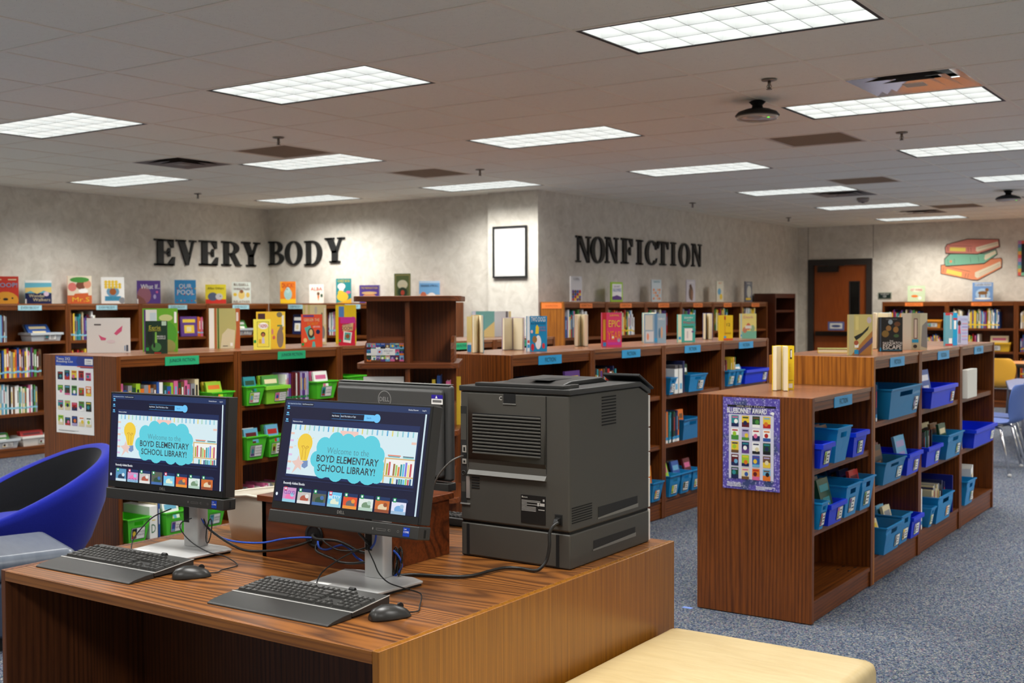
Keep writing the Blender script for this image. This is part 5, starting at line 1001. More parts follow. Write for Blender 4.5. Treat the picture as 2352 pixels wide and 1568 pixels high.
MB().box(-h_+.03, -.012, .08, h_-.03, .012, 1.505, DW_['Z']).build('core_panel', t)
for y0, y1 in ((-h_+.02, -.0125), (.0125, h_-.02)): MB().box(-.012, y0, .08, .012, y1, 1.505, DW_['Z']).build('divider', t)
for z in (1.187, .837, .487):
    for k in range(4):
        F4 = Matrix.Rotation(k*pi/2, 4, 'Z')
        pts = [(-.225, z), (-.015, z), (-.015, z+.135), (-.165, z+.135), (-.195, z+.125), (-.217, z+.103), (-.225, z+.07)]
        MB().prism(pts, 'y', -h_+.03, -h_+.048, DW_['X']).build('book_stop', t, F4)
s = thing('paper_sign', 'colourful strip of book covers with a white list card on the tower', 'sign', (-3.965, 4.82, 0), R(34.5))
MB().box(-.212, -h_+.0285, 1.195, -.018, -h_+.0295, 1.290, mat((40, 80, 120), .4)).build('sheet', s)
F_ = fr((-.212, -h_+.0285, 1.195), (1, 0, 0), (0, 0, 1)); A = Art(.00003); rnd = random.Random(3)
for j in range(3):
    for i in range(8): mini(A, i*.02425, j*.0317, .0235, .031, rnd)
A.rect(.022, .032, .148, .066, PAPER).rect(.055, .036, .082, .062, mat((206, 214, 236), .5)).poly([(.06, .05), (.068, .056), (.074, .052), (.07, .044), (.064, .044)], C('red')).build('print', s, F_)
text(s, '2026-2027', mat((70, 80, 120), .5), F_, .112, .054, w=.046, h=.007, lift=.0036); text(s, 'List', mat((70, 80, 120), .5), F_, .112, .043, w=.014, h=.006, lift=.0036)
tw = Matrix.Translation((-3.965, 4.82, 0)) @ Matrix.Rotation(R(34.5), 4, 'Z')
for k, (x, hh, c) in enumerate(((.025, .20, 'teal'), (.05, .23, 'orange'), (.075, .235, 'dark green'), (.10, .20, 'lavender'), (.122, .26, 'yellow'), (.148, .28, 'blue'), (.172, .2, 'orange'), (.195, .25, 'pink'))):
    o = link('book', spine_mesh(c, None, None), None, tw @ Matrix.Translation((x, -.20, .838)) @ Matrix.Diagonal((.018, .15, hh, 1))); tag(o, '%s book on the lower right bay of the dark tower' % c, 'book', 'books on the tower')
o = link('book', pb_mesh('white', 'teal'), None, tw @ Matrix.Translation((-.235, -.20, .838)) @ Matrix.Diagonal((.21, .02, .275, 1))); tag(o, 'large white and teal book on the left bay of the tower', 'book')
o = link('book', spine_mesh('yellow', None, 'white'), None, tw @ Matrix.Translation((.262, .02, .838)) @ Matrix.Rotation(pi/2, 4, 'Z') @ Matrix.Diagonal((.02, .2, .26, 1))); tag(o, 'yellow book sticking out of the right side of the tower', 'book')

# ================================================================== computer desk
DH_ = .66
dk = thing('computer_desk', 'square wooden computer desk in the foreground', 'desk', (0, 0, 0))
x0, x1, y0, y1 = -3.36, -1.80, 2.062, 3.615
MB().box(x0+.022, y0, DH_-.030, x1-.022, y1, DH_, DESKTOP).build('desktop', dk, bevel=.0015)
MB().box(x0+.022, y0-.003, DH_-.032, x1-.022, y0, DH_-.001, DESKEDGE).build('front_edge', dk, bevel=.001)
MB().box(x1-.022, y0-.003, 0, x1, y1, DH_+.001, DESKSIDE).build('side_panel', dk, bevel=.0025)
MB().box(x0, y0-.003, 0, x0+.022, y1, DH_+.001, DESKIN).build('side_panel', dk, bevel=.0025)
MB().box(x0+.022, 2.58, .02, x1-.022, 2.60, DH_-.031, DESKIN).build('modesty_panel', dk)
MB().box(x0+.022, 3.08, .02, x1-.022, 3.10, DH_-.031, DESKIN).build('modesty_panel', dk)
# cable box
t = thing('cable_box', 'low wooden cable box with a round black grommet on the desk', 'box', (-2.82, 2.652, DH_+.0005))
bw_, bd_, bh_ = .49, .37, .183
b = MB(); b.box(0, 0, 0, .018, bd_, bh_, BOXW).box(bw_-.018, 0, 0, bw_, bd_, bh_, BOXW).box(.018, bd_-.018, 0, bw_-.018, bd_, bh_, BOXW); b.build('body', t)
gx, gz, gr = .237, .093, .033
b = MB(); n = 24   # front board with a round opening
ring = [(gx+gr*cos(2*pi*i/n), gz+gr*sin(2*pi*i/n)) for i in range(n)]
def onrect(a):
    c, s = cos(a), sin(a); k = 1e9
    for val, lim in ((c, (bw_-gx) if c > 0 else gx), (s, (bh_-gz) if s > 0 else gz)):
        if abs(val) > 1e-9: k = min(k, lim/abs(val))
    return (gx+c*k, gz+s*k)
angs = sorted(set([2*pi*i/n for i in range(n)] + [math.atan2(z_-gz, x_-gx) % (2*pi) for x_ in (0, bw_) for z_ in (0, bh_)]))
for i, a in enumerate(angs):
    a2 = angs[(i+1) % len(angs)]; P0, P1 = onrect(a), onrect(a2); Q0, Q1 = (gx+gr*cos(a), gz+gr*sin(a)), (gx+gr*cos(a2), gz+gr*sin(a2))
    b.face([(P0[0], 0, P0[1]), (P1[0], 0, P1[1]), (Q1[0], 0, Q1[1]), (Q0[0], 0, Q0[1])], BOXW)
b.build('front_board', t)
MB().lathe([(gr+.006, -.004), (gr-.005, -.005), (gr-.008, .02), (gr-.006, .02), (gr+.004, 0), (gr+.006, -.004)], (gx, 0, gz), BLK, 28, axis='y').build('grommet', t)
MB().box(.02, .03, .005, bw_-.02, .032, bh_-.002, VBLK).build('interior_shade', t)  # black sheet that stands for the shade inside the box
MB().box(-.012, -.012, bh_, bw_+.012, bd_+.012, bh_+.02, BOXW).build('lid', t, bevel=.002)
# white wastebasket-like tub
t = thing('white_tub', 'white plastic tub standing left of the wooden cable box', 'tub', (-3.03, 2.865, DH_+.0005), R(10))
WT = mat((208, 200, 184), .45, name='white_tub_plastic')
rings = []
for z, a, c in ((0, .135, .085), (.06, .145, .092), (.12, .155, .10), (.15, .16, .103)):
    rings.append([(a*cos(2*pi*i/32), c*sin(2*pi*i/32), z+(.018*max(0, 1-abs(cos(2*pi*i/32))) if z > .1 else 0)) for i in range(32)])
o = MB().loft(rings, WT, True, True, False).build('tub_wall', t); s = o.modifiers.new('wall', 'SOLIDIFY'); s.thickness = .003
b = MB(); b.tube([(p[0]*1.01, p[1]*1.01, p[2]) for p in rings[-1]] + [(rings[-1][0][0]*1.01, rings[-1][0][1]*1.01, rings[-1][0][2])], .005, WT, 8); b.build('rim', t)

# ------------------------------------------------------------------ all-in-one computers
NAVY, BAR_, PNL = glow((18, 20, 52)), glow((33, 50, 92)), glow((30, 44, 88))
SW, SH = .527, .2965
def ux(u): return (u-.5)*SW
def vy(v): return (1-v)*SH
def draw_screen(dp, F, covers, k=1.0):
    G_ = lambda c: glow(tuple(min(255, x*k) for x in c))
    A = Art(.00001, .0001)
    Rc = lambda a, b_, c, d, m: A.rect(ux(a), vy(d), ux(c), vy(b_), m)
    Rc(0, 0, 1, 1, NAVY); Rc(0, 0, 1, .06, BAR_); Rc(.205-.085, .018, .205, .048, glow((12, 18, 44)))
    lb = G_((110, 196, 246)); wt = G_((230, 240, 250))
    for v_ in (.075, .14, .205): Rc(.014, v_-.022, .03, v_-.008, lb); Rc(.012, v_+.001, .034, v_+.009, lb)
    Rc(.34, .10, .575, .16, G_((60, 130, 190))); Rc(.342, .104, .575, .156, glow((14, 20, 48))); Rc(.404, .104, .406, .156, G_((60, 130, 190)))
    A.disc(ux(.342), vy(.13), .011, .0087, glow((14, 20, 48))); Rc(.57, .10, .632, .16, lb); A.disc(ux(.632), vy(.13), .011, .0089, lb); A.disc(ux(.658), vy(.13), .0125, .0125, lb)
    Rc(.060, .178, .948, .748, PNL)
    bg = G_((214, 234, 240)); Rc(.065, .235, .938, .725, bg)
    st = [G_(c) for c in ((150, 206, 216), (92, 168, 216), (226, 214, 130), (170, 216, 190), (140, 200, 214), (110, 180, 222))]
    for i in range(25): Rc(.09+i*.034, .237, .099+i*.034, .288, st[i % 6])
    pk = [G_((236, 196, 180)), G_((222, 190, 226))]
    for i in range(6): Rc(.066, .315+i*.07, .092, .335+i*.07, pk[i % 2])
    Rc(.905, .33, .936, .352, pk[0]); Rc(.42, .268, .545, .318, G_((240, 200, 190)))
    yl, yd = G_((240, 204, 66)), G_((216, 160, 40))
    A.disc(ux(.177), vy(.415), .0285, .0285, yl, 24); A.poly([(ux(.135), vy(.46)), (ux(.158), vy(.585)), (ux(.206), vy(.585)), (ux(.222), vy(.46))], yl)
    A.line([(ux(.165), vy(.575)), (ux(.168), vy(.47)), (ux(.155), vy(.445)), (ux(.172), vy(.44)), (ux(.182), vy(.465)), (ux(.195), vy(.44)), (ux(.207), vy(.45)), (ux(.188), vy(.47)), (ux(.19), vy(.575))], .0012, G_((176, 120, 40)))
    A.poly([(ux(.172), vy(.59)), (ux(.212), vy(.58)), (ux(.216), vy(.635)), (ux(.195), vy(.66)), (ux(.172), vy(.645))], G_((120, 146, 190)))
    ps = [(.142, .535), (.155, .585), (.185, .6), (.165, .635), (.172, .68), (.145, .655), (.105, .72), (.125, .64), (.095, .6), (.13, .585)]
    A.poly([(ux(a), vy(b_)) for a, b_ in ps], G_((232, 200, 190)))
    for a, b_, c, d in ((.115, .37, .13, .385), (.22, .37, .236, .355), (.1, .45, .115, .447), (.19, .32, .196, .295)): A.line([(ux(a), vy(b_)), (ux(c), vy(d))], .001, yl)
    tl = G_((96, 206, 222))
    for a, b_, c in ((.32, .44, .030), (.40, .385, .030), (.48, .385, .028), (.555, .39, .028), (.64, .41, .034), (.69, .48, .026), (.275, .56, .024), (.32, .64, .03), (.70, .58, .024), (.70, .66, .024), (.42, .66, .03), (.55, .66, .03), (.64, .64, .036)): A.disc(ux(a), vy(b_), c, c, tl, 18)
    Rc(.28, .43, .70, .68, tl); Rc(.30, .62, .69, .725, tl)
    sh = G_((214, 180, 120)); Rc(.742, .488, .938, .50, sh); Rc(.742, .652, .938, .664, sh); Rc(.742, .488, .75, .725, sh)
    Rc(.752, .50, .938, .652, G_((240, 240, 236)))
    bk_ = [G_(c) for c in ((176, 170, 60), (206, 90, 96), (230, 236, 246), (160, 110, 70), (160, 206, 110), (226, 130, 70), (60, 150, 150), (96, 190, 226), (130, 120, 216), (240, 220, 140), (196, 80, 90))]
    for i in range(11): hh = (.11, .125, .1, .11, .1, .085, .11, .115, .13, .11, .12)[i]; Rc(.757+i*.0155, .65-hh, .769+i*.0155, .65, bk_[i])
    for i in range(10): hh = (.05, .055, .03, .045, .05, .048, .046, .055, .05, .055)[i]; Rc(.79+i*.0142, .725-hh, .801+i*.0142, .725, [bk_[6], bk_[9], bk_[2], G_((50, 70, 120)), bk_[6], bk_[6], bk_[7], bk_[4], bk_[1], G_((50, 90, 130))][i])
    Rc(.76, .46, .845, .47, G_((230, 120, 90))); Rc(.765, .472, .84, .48, G_((70, 160, 160))); Rc(.86, .465, .93, .472, G_((40, 50, 80))); Rc(.86, .474, .93, .483, G_((110, 190, 190)))
    Rc(.04, .772, .95, .7745, G_((52, 66, 110)))
    A.disc(ux(.90), vy(.875), .014, .007, BAR_)
    rnd = random.Random(4)
    for i, (c1, c2, c3, rb) in enumerate(covers):
        a = .062+i*.1085; tp = .858+(.0 if i in (0, 3) else .03)
        Rc(a-.001, .856, a+.096, 1.0, glow((30, 52, 96))); Rc(a, tp, a+.095, .999, G_(c1)); A.disc(ux(a+.05), vy(.955), .016, .011, G_(c2)); Rc(a, .97, a+.095, .999, G_(c3)); A.disc(ux(a+.068), vy(.925), .007, .006, G_(c3))
        Rc(a+.008, .852, a+.028, .892, G_((206, 40, 70) if rb else (24, 150, 76))); Rc(a+.012, .86, a+.024, .88, wt)
    Rc(.975, .065, .985, 1.0, G_((206, 226, 236)))
    A.disc(ux(.018), vy(.93), .004, .005, wt)
    s = A.build('screen', dp, F)
    def tx(str_, c, u, v, w, h, off=0): text(dp, str_, G_(c), F, ux(u), vy(v), SW*w, SH*h, off, 'screen_text', .0014)
    tx('Allen Independent School District', (200, 220, 240), .065, .033, .10, .018); tx('Boyd Elementary School', (220, 235, 250), .163, .033, .075, .018)
    tx('Destiny Discover', (240, 244, 250), .895, .033, .065, .018); tx('Log In', (240, 244, 250), .965, .033, .025, .018)
    tx('Any Format', (240, 246, 250), .372, .13, .05, .02, .01); tx('Search Title, Author, or Topic', (220, 232, 244), .462, .13, .105, .022, .01); tx('Search', (30, 90, 160), .605, .13, .03, .018)
    tx('Welcome to our library!', (240, 246, 250), .105, .208, .073, .018, .01)
    tx('Welcome to the', (84, 120, 132), .488, .465, .29, .058, -.012)
    tx('BOYD ELEMENTARY', (52, 58, 66), .49, .548, .43, .068, .012); tx('SCHOOL LIBRARY!', (52, 58, 66), .488, .638, .40, .068, .012)
    tx('Recently Added Books', (244, 248, 252), .135, .818, .155, .032, .012); tx('SEE ALL', (150, 200, 240), .895, .875, .022, .014)
    return tx
CV = [((90, 150, 190), (40, 60, 90), (206, 226, 236), 0), ((206, 150, 196), (236, 120, 176), (150, 206, 226), 1), ((196, 190, 186), (176, 90, 70), (226, 224, 220), 0), ((90, 96, 84), (50, 80, 60), (70, 110, 170), 0), ((110, 196, 236), (226, 236, 210), (150, 206, 220), 1), ((226, 84, 46), (110, 104, 104), (236, 150, 60), 0), ((222, 232, 226), (120, 150, 120), (180, 206, 190), 0), ((206, 110, 50), (226, 206, 170), (150, 80, 50), 0)]
def computer(label, base, brz, pc, yw, tl, Wd, covers, titles, asset=True):
    t = thing('all_in_one_computer', label, 'computer', (base[0], base[1], DH_+.0005), brz, 'desk computers')
    # stand base with tapered front, raised neck
    P = [(-.150, .095), (-.135, -.105), (.12, -.11), (.150, .085), (.10, .108), (-.10, .112)]
    MB().prism([(x*.97, y*.97) for x, y in P], 'z', 0, .006, BLK).build('foot_pad', t)
    MB().prism(P, 'z', .006, .014, SILV).build('stand_base', t, bevel=.002)
    MB().box(-.115, -.096, .0142, -.06, -.076, .0146, PAPER).build('asset_sticker', t)
    nk = MB(); nk.prism([(-.037+.004, .045), (-.037, .052), (-.037, .088), (.037, .088), (.037, .052), (.033, .045), (.02, .041), (-.02, .041)], 'z', .014, .30, SILV); nk.build('stand_neck', t, bevel=.002)
    MB().box(-.027, .0395, .095, -.003, .041, .19, BLK).build('cable_slot', t)
    # display, tilted back
    inv = (Matrix.Translation(t.location) @ Matrix.Rotation(brz, 4, 'Z')).inverted()
    rr = Vector((cos(yw), sin(yw), 0)); nn = Vector((sin(yw), -cos(yw), 0)); up = Vector((0, 0, cos(tl))) - nn*sin(tl)
    D = inv @ fr(pc, rr, up); k = Wd/.54
    D = D @ Matrix.Scale(k, 4)
    dp = MB().box(-.27, 0, -.006, .27, .3235, 0, BLK).box(-.27, 0, -.048, .27, .3235, -.006, DKP).build('display', t, D)
    bev(dp, .0015)
    MB().box(-.264, .0005, .0, .264, .0195, .0012, BLK).build('lower_bezel', dp)
    text(dp, 'DELL', mat((150, 146, 140), .4), fr((0, .0, .0012), (1, 0, 0), (0, 1, 0)), -.005, .010, h=.0085, name='brand_mark')
    F = Matrix.Translation((0, .0215, .0002)); tx = draw_screen(dp, F, covers)
    for s_, c, i in titles: tx(s_, c, .062+i*.1085+.048, .905 if i not in (1,) else .975, .08, .035, .01)
    bar = MB().box(-.272, -.040, -.052, .272, -.004, .006, DKP).build('speaker_bar', t, D); bev(bar, .003)
    Fb = fr((0, 0, .0062), (1, 0, 0), (0, 1, 0))
    Art().rect(.222, -.034, .244, -.010, mat((20, 60, 170), .3)).build('processor_sticker', bar, Fb)
    text(bar, 'CORE', PAPER, Fb, .233, -.022, w=.018, h=.005, name='sticker_text'); text(bar, 'intel', PAPER, Fb, .229, -.0145, w=.008, h=.003, name='sticker_text')
    A = Art(); g_ = mat((120, 118, 114), .5)
    A.line([(.130, -.026), (.162, -.026), (.162, -.021), (.130, -.021), (.130, -.026)], .0007, g_).disc(.175, -.023, .005, .003, g_).disc(.1755, -.023, .0042, .0023, DKP).disc(.205, -.023, .0035, .0035, g_).disc(.205, -.023, .0028, .0028, DKP).disc(.118, -.023, .0022, .0035, g_).build('port_icons', bar, Fb)
    MB().box(.268, -.034, -.03, .2725, -.012, -.022, VBLK).build('side_port', bar)
    # arm between the neck and the back of the display
    a0 = D @ Vector((0, .15, -.048)); a1 = Vector((0, .06, max(a0.z, .2)))
    MB().tube([a0, a1], .024, DKP, 10).build('stand_arm', t)
    MB().box(-.03, .048, .25, .03, .086, .33, SILV).build('neck_head', t, bevel=.003)
    return t
ft_ = [('CLOUD', (110, 60, 170), 0), ('BETSY', (240, 248, 250), 3), ('BUTT-FACE', (250, 210, 60), 4), ('POISON GARDEN', (60, 80, 70), 5), ('EASTER?', (206, 60, 150), 7)]
fcv = CV[1:] + [((226, 226, 244), (120, 170, 220), (160, 190, 216), 0)]
computer('front all-in-one computer with a lit library web page', (-2.27, 2.535), R(4), (-2.276, 2.449, .878), R(2.5), R(11.35), .552, fcv, ft_)
lt_ = [('CLOUD', (110, 60, 170), 1), ('BETSY', (240, 248, 250), 4), ('BUTT-FACE', (250, 210, 60), 5), ('POISON GARDEN', (60, 80, 70), 6)]
computer('left all-in-one computer with a lit library web page', (-3.085, 2.535), R(3), (-3.123, 2.50, .866), R(4.48), R(3.5), .54, CV, lt_)
# monitor seen from behind
t = thing('monitor', 'black monitor seen from behind, between the front screen and printer', 'monitor', (-2.74, 3.17, DH_+.0005))
BKM = plastic_grain('monitor_back', (70, 70, 69), .45)
d_ = MB().box(-.27, .045, .20, .27, .075, .54, BKM).box(-.25, .02, .215, .25, .045, .525, BKM).build('back_shell', t); bev(d_, .012, 3)
MB().box(-.262, .046, .541, .262, .074, .543, mat((120, 120, 118), .5)).build('vent_strip', t)
F_ = fr((0, .0195, 0), (1, 0, 0), (0, 0, 1)); lg = mat((176, 176, 174), .35, .4)
A = Art(); A.disc(-.012, .483, .031, .031, lg, 36).disc(-.012, .483, .0285, .0285, BKM, 36).build('logo_ring', t, F_)
text(t, 'DELL', lg, F_, -.012, .483, w=.047, h=.0155, off=.008, name='logo_text')
Art().rect(.205, .475, .255, .508, PAPER).rect(.205, .494, .255, .508, mat((50, 36, 150), .4)).poly([(.222, .496), (.232, .496), (.227, .506)], PAPER).rect(.21, .481, .25, .490, mat((110, 110, 110), .5)).build('asset_tag', t, F_)
MB().box(-.27, .03, .168, .27, .075, .196, DKP).build('speaker_bar', t, bevel=.003)
MB().box(-.037, -.03, .014, .037, .0, .34, SILV).build('stand_neck', t, bevel=.004); MB().box(-.03, .0, .28, .03, .03, .36, DKP).build('stand_arm', t)
MB().box(-.14, -.09, 0, .14, .12, .012, SILV).build('stand_base', t, bevel=.003)

# ------------------------------------------------------------------ keyboards and mice
KEYM = plastic_grain('key_black', (46, 45, 43), .5); LEG = mat((130, 130, 126), .5, name='key_legend')
_K = {}
def key_mesh(wu, hu=1):
    if (wu, hu) not in _K:
        w_, d_ = wu*.019-.0022, hu*.019-.0022; i = .0026; b = MB()
        b.hexa([(0, 0, 0), (w_, 0, 0), (w_, d_, 0), (0, d_, 0), (i, i*.8, .0065), (w_-i, i*.8, .0065), (w_-i, d_-i*.5, .0065), (i, d_-i*.5, .0065)], KEYM)
        if wu < 6: b.box(w_*.3, d_*.52, .0065, w_*.3+.003, d_*.52+.003, .0067, LEG)
        _K[(wu, hu)] = b.mesh('key')
    return _K[(wu, hu)]
def keyboard(label, loc, rz, cord=None, palm=True):
    t = thing('keyboard', label, 'keyboard', loc, rz, 'keyboards')
    L_, sl = .445, .075
    MB().prism([(0, .004), (.155, .004), (.155, .030), (.0, .0165)], 'x', 0, L_, KEYM).build('deck', t, bevel=.002)
    tr = mat((196, 194, 190), .35, .3); b = MB()
    b.prism([(-.0015, .0165), (.003, .0165), (.003, .0178), (-.0015, .0175)], 'x', -.001, L_+.001, tr); b.prism([(0, .0155), (.155, .029), (.155, .0308), (0, .0173)], 'x', L_-.0005, L_+.0015, tr); b.build('silver_trim', t)
    MB().box(.005, .01, 0, L_-.005, .15, .004, VBLK).build('underside', t)
    rows = [([1.25, 1.25, 1.25, 6.25, 1.25, 1.25, 1.25, 1.25], 0), ([2.25]+[1]*10+[2.75], 1), ([1.75]+[1]*11+[2.25], 2), ([1.5]+[1]*12+[1.5], 3), ([1]*13+[2], 4)]
    T = Matrix.Rotation(math.atan(.0135/.155), 4, 'X')
    def put(wu, xx, rw, hu=1): link('key', key_mesh(wu, hu), t, Matrix.Translation((0, 0, .0168)) @ T @ Matrix.Translation((.010+xx*.019, .012+rw*.019, .0)))
    for ws, rw in rows:
        xx = 0
        for wu in ws: put(wu, xx, rw); xx += wu
    for xx in [0, 2, 3, 4, 5, 6.5, 7.5, 8.5, 9.5, 11, 12, 13, 14]: put(1, xx, 5.25)
    for rw in (3, 4, 5.25):
        for k in range(3): put(1, 15.3+k, rw)
    for xx, rw in ((15.3, 0), (16.3, 0), (17.3, 0), (16.3, 1)): put(1, xx, rw)
    put(2, 18.6, 0); put(1, 20.6, 0)
    for rw in (1, 2, 3): [put(1, 18.6+k, rw) for k in range(3)]
    for k in range(4): put(1, 18.6+k, 4)
    put(1, 21.6, 0, 2); put(1, 21.6, 2, 2)
    MB().lathe([(.006, -.010), (.007, -.008), (.007, .008), (.006, .010)], (.318, .148, .030), BLK, 14, axis='x').build('volume_wheel', t)
    if palm: MB().prism([(-.096, .0), (-.001, .0), (-.001, .017), (-.03, .0155), (-.075, .010), (-.094, .005)], 'x', .0 , L_, DKP).build('palm_rest', t, bevel=.004, seg=3)
    inv = (Matrix.Translation(loc) @ Matrix.Rotation(rz, 4, 'Z')).inverted()
    if cord: MB().tube([inv @ Vector(p) for p in cord], .0021, BLK, 6, 5).build('cord', t)
    return t
keyboard('black keyboard with a palm rest in front of the front computer', (-2.497, 2.232, DH_+.0003), R(1.4), [(-2.30, 2.385, .684), (-2.36, 2.43, .678), (-2.375, 2.47, .70), (-2.343, 2.50, .732), (-2.306, 2.525, .756), (-2.281, 2.56, .767)])
keyboard('black keyboard with a palm rest in front of the left computer', (-3.305, 2.236, DH_+.0003), R(1.8), [(-3.13, 2.39, .684), (-3.205, 2.43, .675), (-3.227, 2.456, .705), (-3.207, 2.482, .747), (-3.183, 2.508, .778), (-3.148, 2.55, .80)])
keyboard('dark keyboard on the far side of the desk beside the printer', (-2.36, 3.56, DH_+.0003), R(180), None, False)
def mouse(label, c, rz, cord):
    t = thing('computer_mouse', label, 'mouse', (c[0], c[1], DH_+.0004), rz, 'computer mice')
    rings = []; n = 24
    prof = [(-.057, .0), (-.055, .5), (-.045, .8), (-.02, 1.0), (.01, .96), (.035, .82), (.05, .6), (.057, .25), (.0585, .0)]
    for y, k in prof:
        hw = .031*(max(.0, 1-(abs(y)/.0600)**3.2))**.5; hz = .037*k if y < .0 else .037*k*(1-.35*(y/.0585)**2)
        rings.append([(hw*cos(a), y, max(.001, hz*sin(a)) if sin(a) > 0 else .001) for a in [pi*j/(n-1) for j in range(n)]])
    MB().loft(rings, mat((40, 39, 37), .33, name='mouse_black'), True, True, True).build('body', t)
    MB().lathe([(.009, -.003), (.0095, 0), (.009, .003)], (0, .03, .028), BLK, 14, axis='x').build('scroll_wheel', t)
    inv = (Matrix.Translation((c[0], c[1], DH_+.0004)) @ Matrix.Rotation(rz, 4, 'Z')).inverted()
    MB().tube([inv @ Vector(p) for p in cord], .0019, BLK, 6, 6).build('cord', t)
mouse('black mouse at the right of the front keyboard', (-1.978, 2.307), R(-26), [(-1.955, 2.355, .668), (-1.95, 2.39, .664), (-1.978, 2.432, .666), (-2.012, 2.482, .675), (-2.039, 2.499, .680), (-2.118, 2.510, .683), (-2.155, 2.505, .692), (-2.19, 2.508, .712), (-2.22, 2.52, .74), (-2.255, 2.535, .77), (-2.263, 2.548, .778), (-2.28, 2.555, .795)])
mouse('black mouse at the right of the left keyboard', (-2.778, 2.322), R(-32), [(-2.752, 2.366, .668), (-2.75, 2.40, .664), (-2.765, 2.43, .664), (-2.767, 2.487, .664), (-2.80, 2.52, .664), (-2.873, 2.535, .675), (-2.93, 2.52, .684), (-3.0, 2.51, .71), (-3.065, 2.52, .742), (-3.073, 2.53, .764), (-3.046, 2.55, .778)])

# ------------------------------------------------------------------ loose cables on the desk
BC_, BLC = mat((46, 84, 190), .4, name='blue_cable'), mat((30, 29, 27), .4, name='black_cable')
def cable(label, pts, r, m, cat='cable', name='cable'): return tag(MB().tube(pts, r, m, 8, 7).build(name), label, cat, 'desk cables')
cable('blue network cable from the left computer to the grommet', [(-3.055, 2.59, .775), (-3.045, 2.615, .74), (-3.002, 2.622, .712), (-2.919, 2.623, .702), (-2.797, 2.625, .711), (-2.699, 2.627, .734), (-2.623, 2.628, .747), (-2.58, 2.65, .747), (-2.575, 2.67, .74)], .0034, BC_, name='network_cable')
cable('black cable from the left computer to the grommet', [(-3.06, 2.60, .79), (-3.045, 2.61, .745), (-2.992, 2.607, .72), (-2.921, 2.610, .694), (-2.862, 2.612, .682), (-2.794, 2.614, .686), (-2.697, 2.618, .702), (-2.622, 2.627, .725), (-2.59, 2.655, .738), (-2.58, 2.672, .735)], .0042, BLC, name='power_cable')
cable('blue network cable from the grommet to the front computer', [(-2.575, 2.67, .738), (-2.565, 2.648, .742), (-2.542, 2.629, .725), (-2.509, 2.627, .722), (-2.461, 2.626, .739), (-2.433, 2.624, .744), (-2.405, 2.623, .735), (-2.377, 2.621, .714), (-2.32, 2.63, .69)], .0034, BC_, name='network_cable')
cable('thick black cable from the grommet to the front monitor neck', [(-2.585, 2.67, .757), (-2.58, 2.64, .757), (-2.543, 2.622, .752), (-2.463, 2.618, .757), (-2.413, 2.616, .75), (-2.363, 2.614, .737), (-2.30, 2.615, .735)], .005, BLC, name='power_cable')
cable('lower black cable looping from the grommet to the front monitor', [(-2.57, 2.668, .735), (-2.56, 2.64, .732), (-2.546, 2.620, .716), (-2.505, 2.612, .708), (-2.466, 2.61, .702), (-2.435, 2.608, .696), (-2.378, 2.609, .699), (-2.30, 2.615, .716)], .0042, BLC, name='power_cable')
cable('thin black cable crossing behind the front monitor neck', [(-2.51, 2.612, .755), (-2.489, 2.609, .745), (-2.445, 2.607, .733), (-2.397, 2.607, .735), (-2.351, 2.606, .745), (-2.30, 2.61, .763)], .0024, BLC)
cable('black cable hanging from the front display to its neck', [(-2.27, 2.515, .85), (-2.278, 2.52, .82), (-2.281, 2.545, .798), (-2.285, 2.565, .78), (-2.29, 2.585, .77)], .004, BLC)
cable('short blue cable beside the front monitor neck', [(-2.225, 2.54, .85), (-2.235, 2.548, .81), (-2.248, 2.556, .785), (-2.27, 2.565, .765)], .0034, BC_)
cable('blue cable loop behind the front monitor neck', [(-2.24, 2.632, .75), (-2.222, 2.634, .735), (-2.212, 2.636, .715), (-2.215, 2.634, .695), (-2.232, 2.632, .677), (-2.262, 2.636, .667)], .0034, BC_)
b = MB()
for k in range(7):
    a = k*.6; pts = [(-2.226+.010*cos(a)+.009*cos(q*2*pi/12)*(.8+.1*(k % 3)), 2.632+.006*sin(a)+.006*sin(q*2*pi/12), .715+.038*sin(q*2*pi/12)+.004*(k % 3)) for q in range(13)]
    b.tube(pts, .0019, BLC, 6)
tag(b.build('coiled_cable'), 'tied bundle of thin black cable beside the front monitor neck', 'cable')
b = MB(); b.tube([(-3.02+.012*cos(q*2*pi/12), 2.60+.008*sin(q*2*pi/12), .73+.04*sin(q*2*pi/12)) for q in range(13)], .002, BLC, 6)
tag(b.build('coiled_cable'), 'small loop of black cable behind the left monitor neck', 'cable')
cable('thick black power cord lying from the desk to the printer', [(-2.30, 2.63, .69), (-2.262, 2.66, .668), (-2.22, 2.70, .667), (-2.154, 2.724, .667), (-2.093, 2.751, .667), (-2.061, 2.796, .667), (-2.052, 2.86, .668), (-2.036, 2.925, .668), (-1.997, 2.948, .667), (-1.945, 2.945, .667), (-1.925, 2.952, .675), (-1.912, 2.968, .70), (-1.906, 2.975, .745), (-1.909, 2.98, .777), (-1.903, 2.99, .800), (-1.893, 3.006, .812)], .0052, BLC, name='printer_cable')
cable('thin grey cable plugged into the printer ports', [(-2.36, 2.96, .868), (-2.325, 2.962, .93), (-2.29, 2.975, .972), (-2.27, 2.998, .988), (-2.266, 3.015, .99)], .003, mat((80, 78, 74), .4), name='usb_cable')

